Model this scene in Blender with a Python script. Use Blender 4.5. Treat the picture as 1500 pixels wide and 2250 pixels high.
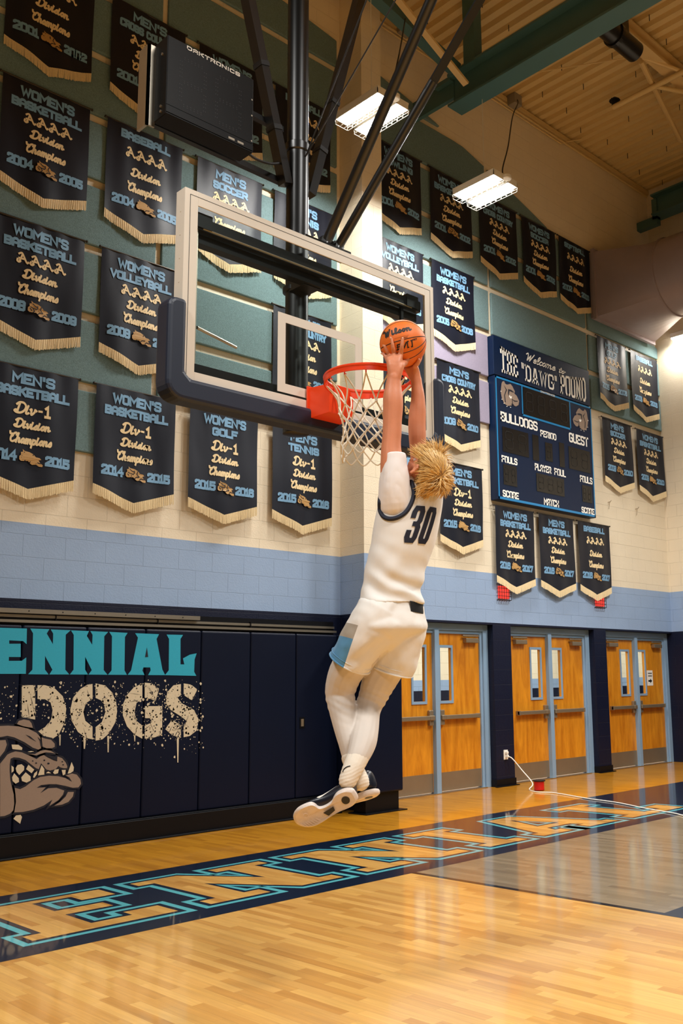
import bpy, bmesh, math, random
from mathutils import Vector, Matrix
from mathutils.geometry import tessellate_polygon
random.seed(11)
S = bpy.context.scene
for o in list(bpy.data.objects): bpy.data.objects.remove(o)
C = S.collection

# ------------------------------------------------------------ camera, world, lights, exposure
cam = bpy.data.cameras.new('camera'); cam_o = bpy.data.objects.new('camera', cam); C.objects.link(cam_o)
R_, U_, F_ = Vector((.685393, -.72785, -.021707)), Vector((-.103414, -.126804, .986522)), Vector((.720793, .67391, .16218))
M = Matrix.Identity(4)
for i in range(3): M[i][0], M[i][1], M[i][2] = R_[i], U_[i], -F_[i]
M[2][3] = 1.3665
cam_o.matrix_world = M
cam.sensor_fit = 'VERTICAL'; cam.sensor_height = 36; cam.lens = 33.476
cam.shift_x = -.1126; cam.shift_y = .01814; cam.clip_end = 200; cam.clip_start = .05
S.camera = cam_o
S.view_settings.view_transform = 'Standard'; S.view_settings.look = 'None'
S.view_settings.gamma = 1; S.view_settings.use_curve_mapping = False
S.view_settings.exposure = -0.1
W_ = bpy.data.worlds.new('gym_ambient'); S.world = W_; W_.use_nodes = True
W_.node_tree.nodes['Background'].inputs[0].default_value = (1, .86, .66, 1)
W_.node_tree.nodes['Background'].inputs[1].default_value = .05

def area(name, loc, size, power, col=(1, .985, .95), target=None, sizey=None, spread=180):
    l = bpy.data.lights.new(name, 'AREA'); l.energy = power; l.color = col; l.size = size
    l.spread = math.radians(spread)
    if sizey: l.shape = 'RECTANGLE'; l.size_y = sizey
    o = bpy.data.objects.new(name, l); C.objects.link(o); o.location = loc
    if target is not None:
        d = Vector(target) - Vector(loc); o.rotation_euler = d.to_track_quat('-Z', 'Y').to_euler()
    return o
# the gym's other high-bay fixtures around the camera; rearmost two are added fill lamps
for (lx, ly, pw) in [(-1, 3.4, 300), (3.4, -.2, 290), (8.5, 2.4, 330), (11.6, 4.4, 400), (-3, -4, 240), (4, -6, 260), (-4, -10, 520), (4, -12, 420)]:
    area('high_bay_and_fill_light', (lx, ly, 7.3), 1.1, pw, spread=150)

# ------------------------------------------------------------ helpers
def lin(c):
    c = c / 255
    return c / 12.92 if c <= .04045 else ((c + .055) / 1.055) ** 2.4
def rgb(r, g, b): return (lin(r), lin(g), lin(b), 1)
MT = {}
def mat(name, col, rough=.6, metal=0, bump=0, bscale=200, var=0, vscale=3, coat=0, spec=.5, emit=None, estr=0, sheen=0, bdist=.002):
    m = bpy.data.materials.new(name); m.use_nodes = True; nt = m.node_tree; N, L = nt.nodes, nt.links
    b = N['Principled BSDF']
    b.inputs['Base Color'].default_value = col; b.inputs['Roughness'].default_value = rough
    b.inputs['Metallic'].default_value = metal; b.inputs['Coat Weight'].default_value = coat
    b.inputs['Specular IOR Level'].default_value = spec; b.inputs['Sheen Weight'].default_value = sheen
    if emit: b.inputs['Emission Color'].default_value = emit; b.inputs['Emission Strength'].default_value = estr
    tc = N.new('ShaderNodeTexCoord')
    if var:
        n = N.new('ShaderNodeTexNoise'); n.inputs['Scale'].default_value = vscale; n.inputs['Detail'].default_value = 4
        L.new(tc.outputs['Object'], n.inputs['Vector'])
        r = N.new('ShaderNodeMapRange'); r.inputs['To Min'].default_value = 1 - var; r.inputs['To Max'].default_value = 1 + var
        L.new(n.outputs['Fac'], r.inputs['Value'])
        mx = N.new('ShaderNodeMix'); mx.data_type = 'RGBA'; mx.blend_type = 'MULTIPLY'; mx.inputs[0].default_value = 1
        mx.inputs[6].default_value = col; L.new(r.outputs[0], mx.inputs[7]); L.new(mx.outputs[2], b.inputs['Base Color'])
    if bump:
        n = N.new('ShaderNodeTexNoise'); n.inputs['Scale'].default_value = bscale; n.inputs['Detail'].default_value = 3
        L.new(tc.outputs['Object'], n.inputs['Vector'])
        bp = N.new('ShaderNodeBump'); bp.inputs['Strength'].default_value = bump; bp.inputs['Distance'].default_value = bdist
        L.new(n.outputs['Fac'], bp.inputs['Height']); L.new(bp.outputs[0], b.inputs['Normal'])
    MT[name] = m
    return m

class MB:
    def __init__(s): s.v = []; s.f = []; s.mi = []; s.cur = 0; s.step = .12
    def add(s, vs, fs):
        n = len(s.v); s.v += [tuple(p) for p in vs]; s.f += [tuple(i + n for i in f) for f in fs]; s.mi += [s.cur] * len(fs)
    def box(s, a, b):
        x0, y0, z0 = a; x1, y1, z1 = b
        s.add([(x0,y0,z0),(x1,y0,z0),(x1,y1,z0),(x0,y1,z0),(x0,y0,z1),(x1,y0,z1),(x1,y1,z1),(x0,y1,z1)],
              [(0,3,2,1),(4,5,6,7),(0,1,5,4),(1,2,6,5),(2,3,7,6),(3,0,4,7)])
    def cbox(s, c, d, M=None):
        h = [Vector((sx*d[0]/2, sy*d[1]/2, sz*d[2]/2)) for sz in (-1,1) for sx, sy in ((-1,-1),(1,-1),(1,1),(-1,1))]
        if M is not None: h = [M @ p for p in h]
        s.add([p + Vector(c) for p in h], [(0,3,2,1),(4,5,6,7),(0,1,5,4),(1,2,6,5),(2,3,7,6),(3,0,4,7)])
    def bar(s, p, q, w, h, up=(0,0,1)):
        p, q = Vector(p), Vector(q); d = (q - p).normalized(); sd = d.cross(Vector(up))
        if sd.length < 1e-4: sd = d.cross(Vector((0,1,0)))
        sd.normalize(); u = sd.cross(d)
        vs = [e + sd*a*w/2 + u*b*h/2 for e in (p, q) for a, b in ((-1,-1),(1,-1),(1,1),(-1,1))]
        s.add(vs, [(0,3,2,1),(4,5,6,7),(0,1,5,4),(1,2,6,5),(2,3,7,6),(3,0,4,7)])
    def tube(s, pts, r, n=8, closed=False, caps=True):
        pts = [Vector(p) for p in pts]; m = len(pts); rs = r if isinstance(r, (list, tuple)) else [r] * m
        vs = []; nrm = None
        for i, p in enumerate(pts):
            a = pts[i-1] if (i > 0 or closed) else p; b = pts[(i+1) % m] if (i < m-1 or closed) else p
            t = (b - a).normalized()
            if nrm is None:
                nrm = t.orthogonal().normalized()
            else:
                nrm = (nrm - t * nrm.dot(t))
                nrm = nrm.normalized() if nrm.length > 1e-6 else t.orthogonal().normalized()
            bi = t.cross(nrm)
            for k in range(n):
                an = 2*math.pi*k/n; vs.append(p + (nrm*math.cos(an) + bi*math.sin(an))*rs[i])
        fs = []
        for i in range(m if closed else m-1):
            j = (i+1) % m
            for k in range(n):
                k2 = (k+1) % n; fs.append((i*n+k, i*n+k2, j*n+k2, j*n+k))
        if caps and not closed: fs += [tuple(range(n-1,-1,-1)), tuple((m-1)*n + k for k in range(n))]
        s.add(vs, fs)
    def cyl(s, p, q, r, n=16, r2=None): s.tube([p, q], [r, r if r2 is None else r2], n)
    def lathe(s, c, prof, n=24, axis=(0,0,1)):
        ax = Vector(axis).normalized(); e = ax.orthogonal().normalized(); g = ax.cross(e); c = Vector(c); vs = []; fs = []
        for (r, h) in prof:
            for k in range(n):
                a = 2*math.pi*k/n; vs.append(c + ax*h + (e*math.cos(a) + g*math.sin(a))*r)
        for i in range(len(prof)-1):
            for k in range(n):
                k2 = (k+1) % n; fs.append((i*n+k, i*n+k2, (i+1)*n+k2, (i+1)*n+k))
        fs += [tuple(range(n-1,-1,-1)), tuple((len(prof)-1)*n + k for k in range(n))]
        s.add(vs, fs)
    def prism(s, poly, f, d0, d1):       # poly 2-D outline, f(u,v,depth) -> point
        n = len(poly)
        s.add([f(u, v, d0) for u, v in poly] + [f(u, v, d1) for u, v in poly],
              [tuple(range(n)), tuple(range(2*n-1, n-1, -1))] + [(i, i+n, (i+1) % n + n, (i+1) % n) for i in range(n)])
    def flat(s, poly, f):
        tri = tessellate_polygon([[Vector((u, v, 0)) for u, v in poly]])
        s.add([f(u, v) for u, v in poly], [tuple(t) for t in tri])
    def ribbon(s, pts, t, f, closed=False, cap=.5):
        pts = [Vector((p[0], p[1])) for p in pts]
        if len(pts) < 2: return
        if not closed and cap:
            d = (pts[1]-pts[0]).normalized(); pts[0] = pts[0] - d*t*cap
            d = (pts[-1]-pts[-2]).normalized(); pts[-1] = pts[-1] + d*t*cap
        q = [pts[0]]
        for a, b in zip(pts, pts[1:]):
            k = max(1, int((b-a).length/s.step))
            for i in range(1, k+1): q.append(a.lerp(b, i/k))
        if closed:
            pass
        pts = q; m = len(pts); L = []; Rr = []
        for i in range(m):
            a = pts[i-1] if i > 0 else (pts[-2] if closed else None); b = pts[i+1] if i < m-1 else (pts[1] if closed else None)
            d1 = (pts[i]-a).normalized() if a is not None else None; d2 = (b-pts[i]).normalized() if b is not None else None
            if d1 is None: d1 = d2
            if d2 is None: d2 = d1
            n1 = Vector((-d1.y, d1.x)); n2 = Vector((-d2.y, d2.x)); n = n1 + n2
            if n.length < .2: n = n1
            n.normalize(); k = min(1.8, 1/max(.3, n.dot(n1)))
            L.append(pts[i] + n*t/2*k); Rr.append(pts[i] - n*t/2*k)
        s.add([f(p.x, p.y) for p in L] + [f(p.x, p.y) for p in Rr], [(i, i+m, i+m+1, i+1) for i in range(m-1)])
    def build(s, name, m, parent=None, smooth=False, label=None, org=None):
        if org is not None: s.v = [(p[0]-org[0], p[1]-org[1], p[2]-org[2]) for p in s.v]
        me = bpy.data.meshes.new(name); me.from_pydata([tuple(p) for p in s.v], [], s.f)
        ms = m if isinstance(m, (list, tuple)) else [m]
        for k in ms: me.materials.append(MT[k] if isinstance(k, str) else k)
        if len(ms) > 1: me.polygons.foreach_set('material_index', s.mi)
        if smooth:
            me.polygons.foreach_set('use_smooth', [True]*len(me.polygons))
            try: me.set_sharp_from_angle(angle=math.radians(smooth if smooth is not True else 40))
            except Exception: pass
        me.update()
        o = bpy.data.objects.new(name, me); C.objects.link(o)
        if parent is not None: o.parent = parent
        if label: o['label'] = label
        return o
def bevel(o, w=.004, seg=2):
    b = o.modifiers.new('bevel', 'BEVEL'); b.width = w; b.segments = seg; b.limit_method = 'ANGLE'; return o
def thing(name, label, cat, loc=(0,0,0), group=None):
    o = bpy.data.objects.new(name, None); C.objects.link(o); o.location = loc; o.empty_display_size = .1
    return tag(o, label, cat, group)
def tag(o, label, cat, group=None):
    o['label'] = label; o['category'] = cat
    if group: o['group'] = group
    return o
def struct(o): o['kind'] = 'structure'; return o
def smoothline(pts, k=4, closed=False):
    P = [Vector(p) for p in pts]; n = len(P); out = []
    for i in range(n if closed else n-1):
        p0 = P[i-1] if (i > 0 or closed) else P[0]; p1 = P[i]; p2 = P[(i+1) % n]; p3 = P[(i+2) % n] if (i+2 < n or closed) else P[-1]
        for j in range(k):
            t = j/k
            out.append(.5*((2*p1) + (p2-p0)*t + (2*p0-5*p1+4*p2-p3)*t*t + (3*p1-p0-3*p2+p3)*t**3))
    if not closed: out.append(P[-1])
    return out
def offset_poly(poly, d):                # outward for counter-clockwise outlines
    P = [Vector(p) for p in poly]; n = len(P); out = []
    ar = sum(P[i].x*P[(i+1) % n].y - P[(i+1) % n].x*P[i].y for i in range(n)); sg = 1 if ar > 0 else -1
    for i in range(n):
        d1 = (P[i]-P[i-1]).normalized(); d2 = (P[(i+1) % n]-P[i]).normalized()
        n1 = Vector((d1.y, -d1.x))*sg; n2 = Vector((d2.y, -d2.x))*sg; m = n1 + n2
        if m.length < .15: m = n1
        m.normalize(); out.append(P[i] + m*d*min(2.6, 1/max(.2, m.dot(n1))))
    return out

# ------------------------------------------------------------ lettering: hand-drawn stroke alphabets
BLK = {'A':(6,'0,0 0,8 2,10 4,10 6,8 6,0;0,4 6,4'),'B':(6,'0,0 0,10 5,10 6,9 6,6 5,5 6,4 6,1 5,0 0,0;0,5 5,5'),
'C':(6,'6,8.3 6,9 5,10 1,10 0,9 0,1 1,0 5,0 6,1 6,1.7'),'D':(6,'0,0 0,10 4.5,10 6,8.5 6,1.5 4.5,0 0,0'),
'E':(5.6,'5.6,10 0,10 0,0 5.6,0;0,5 4.5,5'),'F':(5.6,'5.6,10 0,10 0,0;0,5 4.5,5'),'G':(6,'6,8.3 6,9 5,10 1,10 0,9 0,1 1,0 5,0 6,1 6,4.6 3.8,4.6'),
'H':(6,'0,0 0,10;6,0 6,10;0,5 6,5'),'I':(1,'0.5,0 0.5,10'),'K':(6,'0,0 0,10;6,10 0.5,4.5;2,6 6,0'),'L':(5.2,'0,10 0,0 5.2,0'),
'M':(7.4,'0,0 0,10 3.7,4 7.4,10 7.4,0'),'N':(6,'0,0 0,10 6,0 6,10'),'O':(6,'3,0 1,0 0,1 0,9 1,10 5,10 6,9 6,1 5,0 3,0'),
'P':(6,'0,0 0,10 5,10 6,9 6,5.5 5,4.5 0,4.5'),'R':(6,'0,0 0,10 5,10 6,9 6,5.5 5,4.5 0,4.5;3,4.5 6,0'),
'S':(6,'6,8.6 6,9 5,10 1,10 0,9 0,6.3 1,5.3 5,4.7 6,3.7 6,1 5,0 1,0 0,1 0,1.4'),'T':(6,'0,10 6,10;3,10 3,0'),'U':(6,'0,10 0,1 1,0 5,0 6,1 6,10'),
'V':(6,'0,10 3,0 6,10'),'W':(8.4,'0,10 2,0 4.2,7.5 6.4,0 8.4,10'),'X':(6,'0,0 6,10;0,10 6,0'),'Y':(6,'0,10 3,5 6,10;3,5 3,0'),"'":(1,'0.5,10 0.5,7.6'),'-':(3.4,'0.2,5 3.2,5'),
'0':(6,'3,0 1,0 0,1 0,9 1,10 5,10 6,9 6,1 5,0 3,0'),'1':(3.6,'0.2,8.2 1.8,10 1.8,0;0,0 3.6,0'),'2':(6,'0,8.4 0,9 1,10 5,10 6,9 6,6.5 0,1.2 0,0 6,0'),
'3':(6,'0,8.4 0,9 1,10 5,10 6,9 6,6.2 4.6,5.1 6,4 6,1 5,0 1,0 0,1 0,1.6;2.5,5.1 4.6,5.1'),'4':(6,'4.6,0 4.6,10 0,3.4 6,3.4'),'5':(6,'5.6,10 0.2,10 0.2,5.6 5,5.8 6,5 6,1 5,0 1,0 0,1 0,1.5'),
'6':(6,'6,8.8 6,9 5,10 1,10 0,9 0,1 1,0 5,0 6,1 6,4.6 5,5.6 0,5.6'),'7':(6,'0,8.4 0,10 6,10 2.4,0'),'8':(6,'1,0 0,1 0,4.2 1,5.2 0,6.2 0,9 1,10 5,10 6,9 6,6.2 5,5.2 6,4.2 6,1 5,0 1,0;1,5.2 5,5.2'),
'9':(6,'0,1.3 0,1 1,0 5,0 6,1 6,9 5,10 1,10 0,9 0,5.6 1,4.6 6,4.6'),' ':(3.4,'')}
SLAB = {'T':(6,'0,10 6,10;3,10 3,0;1.6,0 4.4,0;0,10 0,8.2;6,10 6,8.2'),'H':(6.4,'0.8,0 0.8,10;5.6,0 5.6,10;0.8,5 5.6,5;-.2,0 1.8,0;-.2,10 1.8,10;4.6,0 6.6,0;4.6,10 6.6,10'),
'E':(5.6,'5.6,10 -.2,10;0.8,10 0.8,0;-.2,0 5.6,0;0.8,5 4,5;5.6,10 5.6,8;5.6,0 5.6,2'),'D':(6,'0.8,0 0.8,10;-.2,10 4.5,10 6,8.5 6,1.5 4.5,0 -.2,0'),
'A':(6.6,'0.6,0 2.6,10 4,10 6,0;1.4,3 5.2,3;-.2,0 1.6,0;5,0 6.8,0'),'W':(9,'0.6,10 2.4,0 4.5,8 6.6,0 8.4,10;-.3,10 1.6,10;7.4,10 9.3,10'),
'G':(6,'6,7.5 6,9 5,10 1,10 0,9 0,1 1,0 5,0 6,1 6,4.6;4,4.6 6.6,4.6'),'P':(6,'0.8,0 0.8,10;-.2,10 5,10 6,9 6,5.5 5,4.5 0.8,4.5;-.2,0 2,0'),'O':BLK['O'],
'U':(6.4,'0.6,10 0.6,1 1.6,0 4.8,0 5.8,1 5.8,10;-.4,10 1.6,10;4.8,10 6.8,10'),'N':(6.4,'0.6,0 0.6,10 5.8,0 5.8,10;-.4,0 1.6,0;-.4,10 .6,10;4.8,10 6.8,10'),'"':(2,'0.3,10 0.5,7.6;1.5,10 1.6,7.6'),' ':(3.2,'')}
SCR = {'i':(2.4,'0,5 0,1 .8,0 2,.9;.1,7 .1,7.6'),'v':(4.4,'-.2,4.5 .6,5 1.2,1 2,0 3.4,3 3.3,5 4.4,4.2'),'s':(3.4,'-.3,.6 2.0,5 3,1.6 2,0 .5,.4'),
'o':(4.2,'3,4.5 1.5,5 .2,2.5 1.5,0 3,2 2.8,4.4 4.2,4.2'),'n':(4.4,'0,5 0,0;0,3 1.5,5 2.5,4.2 2.5,.8 3.2,0 4.4,1'),'a':(4.6,'3,4.2 1.5,5 .2,2.2 1.2,0 2.8,2 3,4.8 3,1 3.7,0 4.6,.8'),
'h':(4.4,'.3,10 0,0;0,3 1.5,5 2.6,4 2.6,.8 3.3,0 4.4,1'),'m':(6.6,'0,5 0,0;0,3 1.3,5 2.2,4.2 2.2,0;2.2,3 3.6,5 4.6,4.2 4.6,.8 5.4,0 6.6,1'),
'p':(4,'0,5 0,-3.8;0,3.5 1.5,5 3,3 2,0 0,.8'),'e':(3.6,'0,2.2 2.8,3 2,5 .3,3.5 .4,.8 1.8,0 3.6,1.2'),'l':(2.6,'0,1 2,7 1.6,10 .4,8 .4,1 1.2,0 2.4,.9'),
'c':(3.2,'2.8,4.2 1.5,5 .2,2.5 1.2,0 3.1,1'),'t':(2.8,'.8,9 .5,1 1.3,0 2.5,.8;-.6,5.6 2.2,6'),
'D':(7.6,'1.3,9.4 1.3,.6;-.6,8 1,10 4,10 6.4,7 6.2,3 4,.2 1,0 -.9,1.2 0,2.4 1.4,1.2'),'C':(6.2,'5.2,8 4.8,10 3,9.8 .5,6 .8,1.4 3,0 5.6,2;-2,10.6 -1.2,8.6 1,8.4 1.8,7 .9,5.6'),
'W':(8,'-1.2,8.4 .4,10 1.5,5 1.7,.4 3.9,8 4.1,.4 5.6,5 7,10.4'),'-':(3.4,'.2,4.4 3,4.4'),'1':(3,'.2,8 1.6,10 1.6,0;.2,0 3,0'),' ':(3,'')}
OLD = {'A':(9.4,'1,8.8 2.4,10 4,9.4 7.6,.8 9,1.2;4,9 1.8,1.4;1.2,4 6,4;-.2,2.4 -.4,.6 1,-.4 2.4,.8 1.8,1.8')}
def strokes(txt, font, curve=0, track=1.9, slant=0):
    x = 0; out = []
    for ch in txt:
        w, s_ = font.get(ch, font[' '] if ' ' in font else (3, ''))
        for st in s_.split(';'):
            if not st.strip(): continue
            p = [tuple(float(q) for q in a.split(',')) for a in st.split()]
            if curve and len(p) > 2: p = [(q.x, q.y) for q in smoothline([(a, b, 0) for a, b in p], curve)]
            out.append([(x + a + slant*b, b) for a, b in p])
        x += w + track
    return out, x - track
def text(mb, txt, font, u0, u1, vt, vb, t, f, curve=0, track=1.9, slant=0, cap=.5):
    """fit txt in the box u0..u1 (right), vt (top) .. vb (baseline); f(u,v) -> point"""
    st, w = strokes(txt, font, curve, track, slant)
    for p in st:
        mb.ribbon([(u0 + t/2 + (u1-u0-t)*a/w, vb + (vt-vb)*b/10 + (t/2 if vt > vb else -t/2)*(1-b/5)) for a, b in p], t, f, cap=cap if len(p) > 1 else 0)
# ------------------------------------------------------------ room: materials
W = 8.8369            # end wall plane
def n_(nt, t, **k):
    n = nt.nodes.new(t)
    for a, b in k.items(): setattr(n, a, b)
    return n
def math_(nt, op, a, b=None, c=None):
    n = nt.nodes.new('ShaderNodeMath'); n.operation = op
    for i, q in enumerate((a, b, c)):
        if q is None: continue
        if isinstance(q, (int, float)): n.inputs[i].default_value = q
        else: nt.links.new(q, n.inputs[i])
    return n.outputs[0]
def wood_floor(name, cols, tint=None):
    m = bpy.data.materials.new(name); m.use_nodes = True; nt = m.node_tree; L = nt.links; b = nt.nodes['Principled BSDF']
    g = n_(nt, 'ShaderNodeNewGeometry'); sp = n_(nt, 'ShaderNodeSeparateXYZ'); L.new(g.outputs['Position'], sp.inputs[0])
    row = math_(nt, 'FLOOR', math_(nt, 'DIVIDE', sp.outputs[0], .057))
    wn = n_(nt, 'ShaderNodeTexWhiteNoise', noise_dimensions='1D'); L.new(row, wn.inputs['W'])
    yy = math_(nt, 'ADD', math_(nt, 'DIVIDE', sp.outputs[1], .47), math_(nt, 'MULTIPLY', wn.outputs[0], 7.3))
    col = math_(nt, 'FLOOR', yy)
    cx = n_(nt, 'ShaderNodeCombineXYZ'); L.new(row, cx.inputs[0]); L.new(col, cx.inputs[1])
    w2 = n_(nt, 'ShaderNodeTexWhiteNoise', noise_dimensions='2D'); L.new(cx.outputs[0], w2.inputs['Vector'])
    rp = n_(nt, 'ShaderNodeValToRGB'); L.new(w2.outputs[0], rp.inputs[0])
    e = rp.color_ramp.elements; e[0].color = cols[0]; e[1].color = cols[-1]
    for i, c in enumerate(cols[1:-1]):
        q = e.new((i+1)/(len(cols)-1)*.92); q.color = c
    mp = n_(nt, 'ShaderNodeMapping'); mp.inputs['Scale'].default_value = (38, 1.6, 1); L.new(g.outputs['Position'], mp.inputs[0])
    off = n_(nt, 'ShaderNodeVectorMath', operation='ADD'); L.new(mp.outputs[0], off.inputs[0])
    sc = n_(nt, 'ShaderNodeVectorMath', operation='SCALE'); L.new(cx.outputs[0], sc.inputs[0]); sc.inputs['Scale'].default_value = 3.7; L.new(sc.outputs[0], off.inputs[1])
    no = n_(nt, 'ShaderNodeTexNoise'); no.inputs['Scale'].default_value = 1; no.inputs['Detail'].default_value = 5; no.inputs['Roughness'].default_value = .65; L.new(off.outputs[0], no.inputs['Vector'])
    mr = n_(nt, 'ShaderNodeMapRange'); mr.inputs['From Min'].default_value = .3; mr.inputs['From Max'].default_value = .7; mr.inputs['To Min'].default_value = .84; mr.inputs['To Max'].default_value = 1.1; L.new(no.outputs['Fac'], mr.inputs[0])
    fx = math_(nt, 'FRACT', math_(nt, 'DIVIDE', sp.outputs[0], .057)); fy = math_(nt, 'FRACT', yy)
    seam = math_(nt, 'MINIMUM', math_(nt, 'GREATER_THAN', fx, .03), math_(nt, 'GREATER_THAN', fy, .003))
    sm = math_(nt, 'MULTIPLY', mr.outputs[0], math_(nt, 'ADD', math_(nt, 'MULTIPLY', seam, .25), .75))
    mx = n_(nt, 'ShaderNodeMix', data_type='RGBA', blend_type='MULTIPLY'); mx.inputs[0].default_value = 1; L.new(rp.outputs[0], mx.inputs[6]); L.new(sm, mx.inputs[7])
    L.new(mx.outputs[2], b.inputs['Base Color'])
    b.inputs['Roughness'].default_value = .32; b.inputs['Specular IOR Level'].default_value = .3
    b.inputs['Coat Weight'].default_value = .8; b.inputs['Coat Roughness'].default_value = .09
    bp = n_(nt, 'ShaderNodeBump'); bp.inputs['Strength'].default_value = .12; bp.inputs['Distance'].default_value = .0006
    big = n_(nt, 'ShaderNodeTexNoise'); big.inputs['Scale'].default_value = 9; L.new(g.outputs['Position'], big.inputs['Vector'])
    hh = math_(nt, 'ADD', math_(nt, 'MULTIPLY', w2.outputs[0], .5), math_(nt, 'ADD', seam, big.outputs['Fac'])); L.new(hh, bp.inputs['Height'])
    L.new(bp.outputs[0], b.inputs['Coat Normal'])
    MT[name] = m
wood_floor('maple_floor', [rgb(192,134,58), rgb(210,154,74), rgb(219,166,84), rgb(226,173,92), rgb(200,143,66)])
wood_floor('maple_border', [rgb(184,120,22), rgb(202,136,28), rgb(212,146,34), rgb(206,140,30), rgb(190,126,24)])
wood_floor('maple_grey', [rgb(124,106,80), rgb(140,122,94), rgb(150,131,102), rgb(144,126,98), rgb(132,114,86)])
def paint_floor(name, c):
    m = mat(name, c, .3, coat=.8, spec=.3); m.node_tree.nodes['Principled BSDF'].inputs['Coat Roughness'].default_value = .05
paint_floor('floor_navy', rgb(8,24,46)); paint_floor('floor_teal', rgb(92,182,190)); paint_floor('floor_black', rgb(14,14,16))

def block_wall(name, bands=(2.2206, 2.945)):
    m = bpy.data.materials.new(name); m.use_nodes = True; nt = m.node_tree; L = nt.links; b = nt.nodes['Principled BSDF']
    g = n_(nt, 'ShaderNodeNewGeometry'); sp = n_(nt, 'ShaderNodeSeparateXYZ'); L.new(g.outputs['Position'], sp.inputs[0])
    u = math_(nt, 'ADD', sp.outputs[0], math_(nt, 'MULTIPLY', math_(nt, 'SUBTRACT', sp.outputs[1], W), -1))
    cb = n_(nt, 'ShaderNodeCombineXYZ'); L.new(math_(nt, 'SUBTRACT', u, 3.796), cb.inputs[0]); L.new(math_(nt, 'SUBTRACT', sp.outputs[2], 2.2206 - .2083*10), cb.inputs[1])
    br = n_(nt, 'ShaderNodeTexBrick'); L.new(cb.outputs[0], br.inputs['Vector'])
    br.inputs['Scale'].default_value = 1; br.inputs['Brick Width'].default_value = .4006; br.inputs['Row Height'].default_value = .2083
    br.inputs['Mortar Size'].default_value = .0035; br.inputs['Mortar Smooth'].default_value = .4; br.inputs['Bias'].default_value = 0
    rp = n_(nt, 'ShaderNodeValToRGB'); rp.color_ramp.interpolation = 'CONSTANT'; e = rp.color_ramp.elements
    L.new(math_(nt, 'DIVIDE', sp.outputs[2], 12), rp.inputs[0])
    e[0].position = 0; e[0].color = rgb(6,14,40); e[1].position = bands[0]/12; e[1].color = rgb(146,168,198)
    q = e.new(bands[1]/12); q.color = rgb(230,216,190)
    vn = n_(nt, 'ShaderNodeTexNoise'); vn.inputs['Scale'].default_value = 2.2; vn.inputs['Detail'].default_value = 4; L.new(g.outputs['Position'], vn.inputs['Vector'])
    mr = n_(nt, 'ShaderNodeMapRange'); mr.inputs['To Min'].default_value = .93; mr.inputs['To Max'].default_value = 1.05; L.new(vn.outputs['Fac'], mr.inputs[0])
    mo = math_(nt, 'SUBTRACT', mr.outputs[0], math_(nt, 'MULTIPLY', br.outputs['Fac'], .06))
    mx = n_(nt, 'ShaderNodeMix', data_type='RGBA', blend_type='MULTIPLY'); mx.inputs[0].default_value = 1; L.new(rp.outputs[0], mx.inputs[6]); L.new(mo, mx.inputs[7])
    L.new(mx.outputs[2], b.inputs['Base Color']); b.inputs['Roughness'].default_value = .5; b.inputs['Specular IOR Level'].default_value = .35
    fn = n_(nt, 'ShaderNodeTexNoise'); fn.inputs['Scale'].default_value = 70; fn.inputs['Detail'].default_value = 3; L.new(g.outputs['Position'], fn.inputs['Vector'])
    h = math_(nt, 'ADD', math_(nt, 'MULTIPLY', br.outputs['Fac'], -1.0), math_(nt, 'MULTIPLY', fn.outputs['Fac'], .45))
    bp = n_(nt, 'ShaderNodeBump'); bp.inputs['Strength'].default_value = .8; bp.inputs['Distance'].default_value = .006; L.new(h, bp.inputs['Height']); L.new(bp.outputs[0], b.inputs['Normal'])
    MT[name] = m
block_wall('painted_block'); block_wall('corridor_block', (1.28, 1.50))
mat('teal_carpet', rgb(108,131,133), .95, bump=1, bscale=160, var=.4, vscale=90, spec=.1, bdist=.004)
mat('lavender_carpet', rgb(158,150,170), .95, bump=1, bscale=160, var=.18, vscale=120, spec=.1, bdist=.004)
mat('deck_cream', rgb(212,184,128), .6, var=.06, vscale=1.5)
mat('steel_tan', rgb(214,184,128), .5)
mat('steel_teal', rgb(66,102,104), .5, var=.08, vscale=3)
mat('navy_vinyl', rgb(4,13,35), .45, spec=.22, bump=.25, bscale=400, bdist=.001, var=.15, vscale=1.5)
mat('black_base', rgb(9,10,14), .4, spec=.25, var=.2, vscale=6)
mat('aluminium', rgb(200,190,172), .35, metal=1, var=.08, vscale=8)
mat('steel_satin', rgb(158,142,118), .45, metal=.7, var=.1, vscale=5)
mat('frame_blue', rgb(132,160,186), .35, var=.05, vscale=4)
mat('print_teal', rgb(38,158,184), .5, var=.06, vscale=60); mat('print_cream', rgb(205,190,160), .55, var=.06, vscale=60)
mat('print_taupe', rgb(142,122,106), .55, var=.07, vscale=90); mat('print_navy', rgb(13,17,34), .5)
mat('gold_print', rgb(182,142,84), .5, var=.15, vscale=60)
mat('white', rgb(236,232,222), .5); mat('grey_cast', rgb(150,142,128), .5, metal=.4, var=.1, vscale=10)
mat('black_paint', rgb(17,17,18), .33, spec=.6, var=.2, vscale=4); mat('black_matte', rgb(14,14,16), .55, var=.15, vscale=5)

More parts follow.
